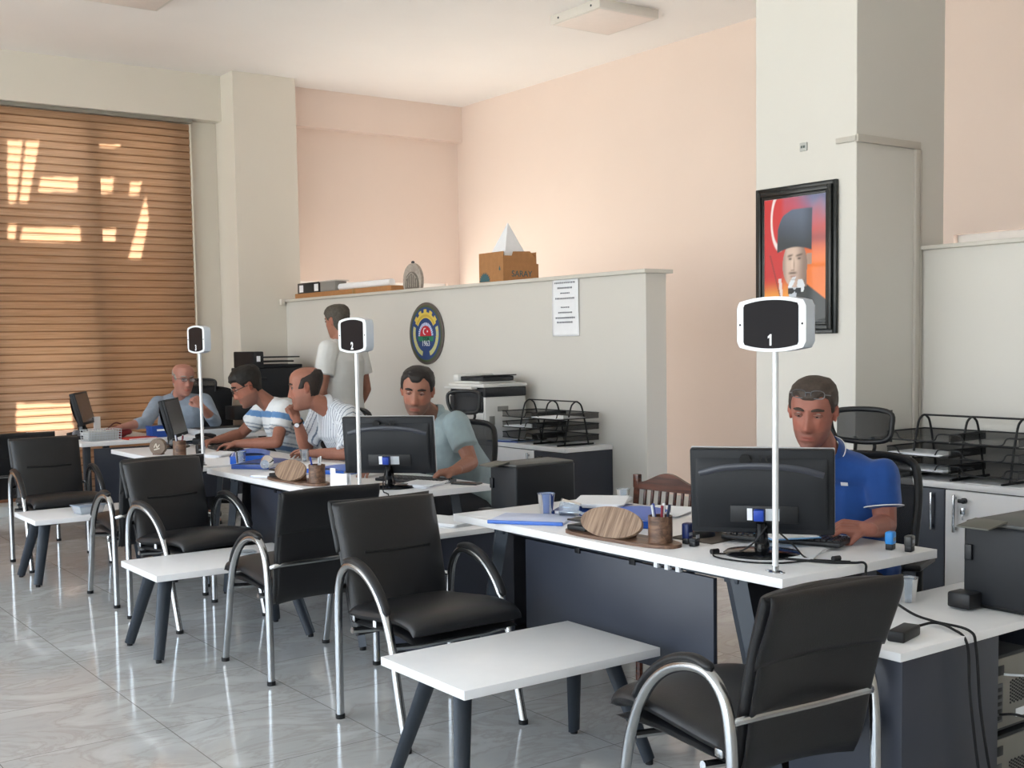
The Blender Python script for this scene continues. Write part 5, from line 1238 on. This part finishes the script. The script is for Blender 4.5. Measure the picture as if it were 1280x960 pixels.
def copy_low(o,loc,rz,label):
    "the same chair without its headrest"
    c=o.copy(); COL.objects.link(c); c.location=loc; c.rotation_euler=(0,0,rz); c['label']=label
    for ch in children(o):
        if not ch.name.startswith('headrest'): copy_tree(ch,parent=c)
    return c
# ------------------------------------------------- 1: blue polo
M_polo=mat('polo_royal_blue','124690',.8,noise_amt=.10,noise_scale=25,bump=.3,bump_scale=600,sheen=.2)
flat=dict(curl=(.30,.35,.25),thumb=.35)
P1,H1,K1=person('person','person in a royal blue polo with glasses pushed up on the head',
 (3.80,2.93,0),(3.41,2.84,1.198),(-.80,-.42),11,-4,1.01,(3.53,2.875,1.035),(3.62,2.70,.965),(3.56,3.055,.97),
 (3.60,2.665,.79),(3.40,2.60,.805),(3.41,3.22,.83),(3.20,3.115,.795),(3.74,2.93,.55),(-.95,-.25),(3.28,2.72,.57),(3.20,2.93,.57),(3.26,2.62,0),(3.18,2.74,0),
 '9c6658',M_polo,.62,hair_full(.070,.0085,-.015,.012,.002),'40352e',
 [((-.62,.75,.10),(.25,.35,-.9),dict(curl=(.75,.7,.4),thumb=.9)),((-.93,.02,-.10),(-.15,0,-1),dict(curl=(.42,.55,.35),thumb=.2,spread=.10))],
 voxel=.0036,beard=.28,girth=1.08,collar=(M_polo,'piped'),jw=.97,sleeve_r=1.0)
def on_surface(o,target,w,h,name,m,parent):
    O=V(0,0,1.48)-parent.location; d=(V(*target)-V(0,0,1.48)).normalized(); ok,p,n,i=o.ray_cast(O,d)
    if ok:
        x=V(0,0,1).cross(n).normalized(); z=n.cross(x); M=Matrix.Translation(p+n*.0015)@Matrix((x,n,z)).transposed().to_4x4()
        return part(name,MB().box(-w/2,-.001,-h/2,w/2,.001,h/2,.0005,M=M),m,parent,0)
on_surface([c for c in children(P1) if c.name.startswith('shirt')][0],(3.50,2.77,.94),.026,.014,'chest_badge',M_paper,P1)
glasses(P1,H1,mat('glasses_grey','6a6c70',.3,metal=.5),dz=.088,dy=-.012,tilt=-.05,rim=.0019,lens=False,label='glasses resting on top of the head')
# sleeve piping, chest badge, placket
for a,b in ((0,0),):
    sh=V(3.62,2.70,.965)-K1['R']; el=V(3.60,2.665,.79)-K1['R']; e=sh.lerp(el,.62); d=(el-sh).normalized(); u=d.orthogonal().normalized(); w_=d.cross(u)
    part('sleeve_piping',MB().tube([e+(u*math.cos(a_)+w_*math.sin(a_))*.0705 for a_ in [2*PI*i/28 for i in range(28)]],.0022,6,closed=True),M_paper,P1,60)
# ------------------------------------------------- 2: pale green polo
M_pg=mat('polo_pale_green','8f9fa3',.85,noise_amt=.08,noise_scale=25,bump=.3,bump_scale=600)
P2,H2,K2=person('person','person in a pale grey green polo with dark hair, behind the middle monitor',
 (3.86,5.66,0),(3.40,5.575,1.205),(-.62,-.72),12,-5,1.06,(3.55,5.60,1.055),(3.53,5.39,1.03),(3.56,5.80,1.03),
 (3.54,5.27,.83),(3.38,5.19,.805),(3.40,5.93,.84),(3.21,5.70,.80),(3.84,5.70,.56),(-.85,-.45),(3.42,5.50,.56),(3.42,5.78,.56),(3.32,5.50,0),(3.34,5.80,0),
 '9a6c5a',M_pg,.60,hair_full(.073,.011,-.02,.022,.003),'1e1815',
 [((-.85,.45,-.12),(.2,.1,-1),dict(curl=(.6,.6,.35),thumb=.6)),((-.9,-.2,-.1),(0,0,-1),dict(curl=(.4,.5,.3),thumb=.3))],
 voxel=.0042,beard=.62,girth=1.15,collar=(M_pg,'plain'),sleeve_r=1.15)
copy_tree(OC,(3.74,5.95,0),face(-.95,-.30),'black mesh office chair with headrest behind the pale green shirt man')
# ------------------------------------------------- 3: striped shirt, hand at the mouth
def stripes3(w,p):
    k=(w.y*1.0-w.x*.25)*1.0/.024; f_=abs((k%1)-.5)
    return hexc('d4d8de') if f_<.40 else hexc('6a7688')
M_st=mat('shirt_pin_striped','ffffff',.85,attr='Col',noise_amt=.03,bump=.2,bump_scale=500)
P3,H3,K3=person('person','person in a white shirt with thin stripes, one fist held at the mouth',
 (3.95,6.86,0),(3.42,6.98,1.19),(-.86,.50),6,4,1.10,(3.57,6.95,1.075),(3.58,6.76,1.02),(3.60,7.14,1.02),
 (3.50,6.57,.79),(3.37,6.83,.785),(3.46,7.10,.79),(3.37,7.04,.995),(3.95,6.86,.56),(-.98,.1),(3.55,6.75,.56),(3.55,7.0,.56),(3.50,6.75,0),(3.50,7.02,0),
 '9c6a58',M_st,.88,hair_bald(.007,.055,.05),'2a221e',
 [((-.35,.85,.05),(-.5,-.1,-.8),dict(curl=(.35,.5,.3),thumb=.4)),((-.30,.08,.90),(-.2,.95,.1),dict(curl=(1.3,1.5,.8),thumb=.9))],
 voxel=.0048,beard=.25,girth=1.2,pattern=stripes3,sleeve_r=1.2,collar=(mat('collar_white','d4d8de',.8),'plain'))
w3=V(3.37,7.04,.995)-K3['R']; e3=V(3.46,7.10,.79)-K3['R']; d3=(w3-e3).normalized(); u3=d3.orthogonal().normalized(); q3=d3.cross(u3); c3=e3.lerp(w3,.90)
part('watch_strap',MB().tube([c3+(u3*math.cos(a)+q3*math.sin(a))*.034 for a in [2*PI*i/20 for i in range(20)]],.007,6,closed=True,flat=(.5,1)),M_rubber,P3,60)
vd=(V(0,0,1.48)-V(3.37,7.04,.99)); vd=(V(-.6,-.8,0)-d3*V(-.6,-.8,0).dot(d3)).normalized()
part('watch_face',MB().cyl(c3+vd*.036,c3+vd*.043,.018,seg=20),M_chrome,P3); part('watch_dial',MB().cyl(c3+vd*.043,c3+vd*.0440,.0145,seg=20),M_paper,P3)
copy_low(OC,(4.0,6.82,0),face(-1,.1),'black mesh office chair hidden behind the striped shirt man')
# ------------------------------------------------- 4: glasses, blue banded t-shirt
def bands4(w,p):
    z=w.z+ .25*(w.x-3.55)
    for a,b,c in ((.955,1.0,'5f86b4'),(.895,.905,'9aa4ae'),(.87,.88,'8793a2'),(.835,.85,'b6bcc2'),(.79,.80,'98a2ac'),(.74,.775,'6a82a4'),(.70,.71,'98a2ac')):
        if a<z<b: return hexc(c)
    return hexc('d6d9dc')
M_bd=mat('shirt_banded','ffffff',.9,attr='Col',noise_amt=.03)
P4,H4,K4=person('person','person in glasses and a white t-shirt with blue bands, typing with head bent',
 (3.84,7.82,0),(3.40,7.86,1.185),(-.93,.30),24,0,1.10,(3.56,7.83,1.06),(3.57,7.65,1.02),(3.60,8.02,1.02),
 (3.44,7.50,.81),(3.24,7.72,.80),(3.48,8.20,.83),(3.28,8.16,.80),(3.88,7.82,.56),(-1,.03),(3.46,7.72,.56),(3.46,7.95,.56),(3.40,7.72,0),(3.40,7.95,0),
 '946352',M_bd,.62,hair_full(.062,.013,-.02,.006,.004),'17130f',
 [((-.75,.6,-.05),(0,0,-1),dict(curl=(.4,.5,.3),thumb=.3)),((-.9,-.2,-.05),(0,0,-1),dict(curl=(.4,.5,.3),thumb=.3))],
 voxel=.005,beard=.45,girth=1.0,pattern=bands4,sleeve_r=1.2)
glasses(P4,H4,mat('glasses_dark','1a1614',.3),rim=.0024,h=.014)
copy_low(OC,(3.90,7.78,0),face(-1,0),'black mesh office chair behind the man in glasses')
# ------------------------------------------------- 5: older man, grey blue shirt
M_gs=mat('shirt_grey_blue','8a97a6',.85,noise_amt=.10,noise_scale=30,bump=.3,bump_scale=500)
P5,H5,K5=person('person','older person with glasses in a grey blue shirt, gesturing behind the corner desk',
 (3.68,9.88,0),(3.62,9.72,1.19),(.05,-1),4,-3,1.08,(3.62,9.82,1.05),(3.80,9.72,1.01),(3.44,9.84,1.0),
 (3.80,9.50,.84),(3.64,9.38,.985),(3.27,9.66,.86),(3.04,9.58,.83),(3.66,9.95,.56),(-.1,-1),(3.76,9.55,.56),(3.52,9.55,.56),(3.76,9.50,0),(3.52,9.50,0),
 'a8786a',M_gs,.35,hair_bald(.005,.045,.04),'8c8680',
 [((-.5,.1,.7),(-.4,.8,.2),dict(curl=(1.3,1.4,.8),thumb=.9)),((-.95,-.1,-.1),(0,0,-1),dict(curl=(.4,.5,.3),thumb=.4))],
 voxel=.0055,beard=.05,girth=1.08,long=True,collar=(M_gs,'plain'))
glasses(P5,H5,mat('glasses_brown','4a3a30',.3),rim=.0018,h=.013)
copy_tree(OC,(3.86,10.03,0),face(-.5,-.9),'black mesh office chair of the older man with a dark jacket over its back')
jk=MB(); 
jk.pad([(.225,.50),(.235,.7),(.255,.9),(.285,1.04),(.33,1.095),(.37,1.04),(.37,.9),(.36,.6)],lambda v:.25+.02*math.sin(v*6),.05,bow=-.02,eu=4,ev=10)
for i,(x,y,z) in enumerate(jk.v): q=.016*noise.noise(V(x*11,y*9,z*5)); jk.v[i]=(x+q,y+q*.6,z)
t=thing('draped_jacket','dark jacket draped over the chair back of the older man','jacket',(3.86,10.03,0),face(-.5,-.9)); part('cloth',jk,mat('jacket_black','101114',.85,bump=.4),t,70)
# ------------------------------------------------- 6: standing, white t-shirt, back turned
M_wt=mat('tshirt_white','d2d3d2',.9,noise_amt=.04,noise_scale=14,bump=.2,bump_scale=400)
P6,H6,K6=person('person','person standing with back turned in a white t-shirt beside the partition',
 (4.30,8.22,0),(4.28,8.17,1.645),(-.35,.95),8,0,1.0,(4.30,8.17,1.49),(4.145,8.08,1.43),(4.475,8.22,1.43),
 (4.07,8.05,1.13),(4.13,8.16,.93),(4.53,8.20,1.12),(4.50,8.34,.93),(4.30,8.20,.93),(-.35,.95),(4.20,8.18,.50),(4.40,8.26,.50),(4.20,8.18,0),(4.40,8.26,0),
 '986a58',M_wt,.62,hair_full(.06,.010,-.045,0,.003),'4c463e',
 [((.1,.2,-.95),(.9,.1,0),flat),((-.1,.2,-.95),(-.9,.1,0),flat)],
 voxel=.0055,girth=1.12,sleeve_r=1.2)
# ================================================================== light and camera
sc=bpy.context.scene
w=bpy.data.worlds.new('World'); sc.world=w; w.use_nodes=True; N=w.node_tree.nodes; L=w.node_tree.links; N.clear()
o=N.new('ShaderNodeOutputWorld'); bg=N.new('ShaderNodeBackground'); tc=N.new('ShaderNodeTexCoord'); sp=N.new('ShaderNodeSeparateXYZ'); cr=N.new('ShaderNodeValToRGB')
mr=N.new('ShaderNodeMapRange'); mr.inputs['From Min'].default_value=-1; mr.inputs['From Max'].default_value=1
L.new(tc.outputs['Generated'],sp.inputs[0]); L.new(sp.outputs['Z'],mr.inputs['Value']); L.new(mr.outputs[0],cr.inputs[0]); L.new(cr.outputs[0],bg.inputs[0]); L.new(bg.outputs[0],o.inputs[0])
e=cr.color_ramp.elements; e[0].position=.0; e[0].color=(.9,.8,.68,1); e[1].position=1; e[1].color=(.95,1.35,1.75,1)
x=e.new(.49); x.color=(.9,.88,.84,1); x=e.new(.52); x.color=(.72,.74,.76,1); x=e.new(.7); x.color=(.98,1.2,1.42,1)
bg.inputs['Strength'].default_value=WORLD
sun=bpy.data.lights.new('sun','SUN'); sun.energy=SUN; sun.angle=.035; sun.color=(1,.92,.80)
so=bpy.data.objects.new('sun',sun); COL.objects.link(so); so.rotation_euler=SD.to_track_quat('-Z','Y').to_euler()
def portal(name,loc,rot,sx,sy):
    l=bpy.data.lights.new(name,'AREA'); l.shape='RECTANGLE'; l.size=sx; l.size_y=sy; l.cycles.is_portal=True
    o=bpy.data.objects.new(name,l); COL.objects.link(o); o.location=loc; o.rotation_euler=rot
for y0,y1 in ((Y0+.4,.2),(.6,3.7),(4.1,7.2),(7.6,10.64)): portal('window_portal',(X0-.1,(y0+y1)/2,1.73),(0,-PI/2,0),3.2,y1-y0)
portal('window_portal',(X1+.16,4.235,1.53),(0,PI/2,0),1.26,1.27)
portal('window_portal',(6.25,Y1+.16,1.21),(-PI/2,0,0),1.8,1.82)
cam=bpy.data.cameras.new('camera'); co=bpy.data.objects.new('camera',cam); COL.objects.link(co)
f,cy,pi_,ro,ya=1480.38,528.69,.0692389,-.0156891,.6268194
d=V(math.sin(ya)*math.cos(pi_),math.cos(ya)*math.cos(pi_),-math.sin(pi_)); r=V(math.cos(ya),-math.sin(ya),0); u=r.cross(d)
r2=r*math.cos(ro)+u*math.sin(ro); u2=-r*math.sin(ro)+u*math.cos(ro)
co.matrix_world=Matrix((( r2.x,u2.x,-d.x,0),(r2.y,u2.y,-d.y,0),(r2.z,u2.z,-d.z,1.48),(0,0,0,1)))
cam.sensor_width=36; cam.lens=f/1280*36; cam.shift_y=(cy-480)/1280; cam.clip_start=.05
sc.camera=co
sc.view_settings.view_transform='Standard'; sc.view_settings.look='None'; sc.view_settings.gamma=1; sc.view_settings.use_curve_mapping=False
sc.view_settings.exposure=EXPO
sc.cycles.use_denoising=True; sc.cycles.max_bounces=10; sc.cycles.diffuse_bounces=6; sc.cycles.transparent_max_bounces=16
sc.cycles.sample_clamp_indirect=6; sc.cycles.caustics_reflective=False; sc.cycles.caustics_refractive=False
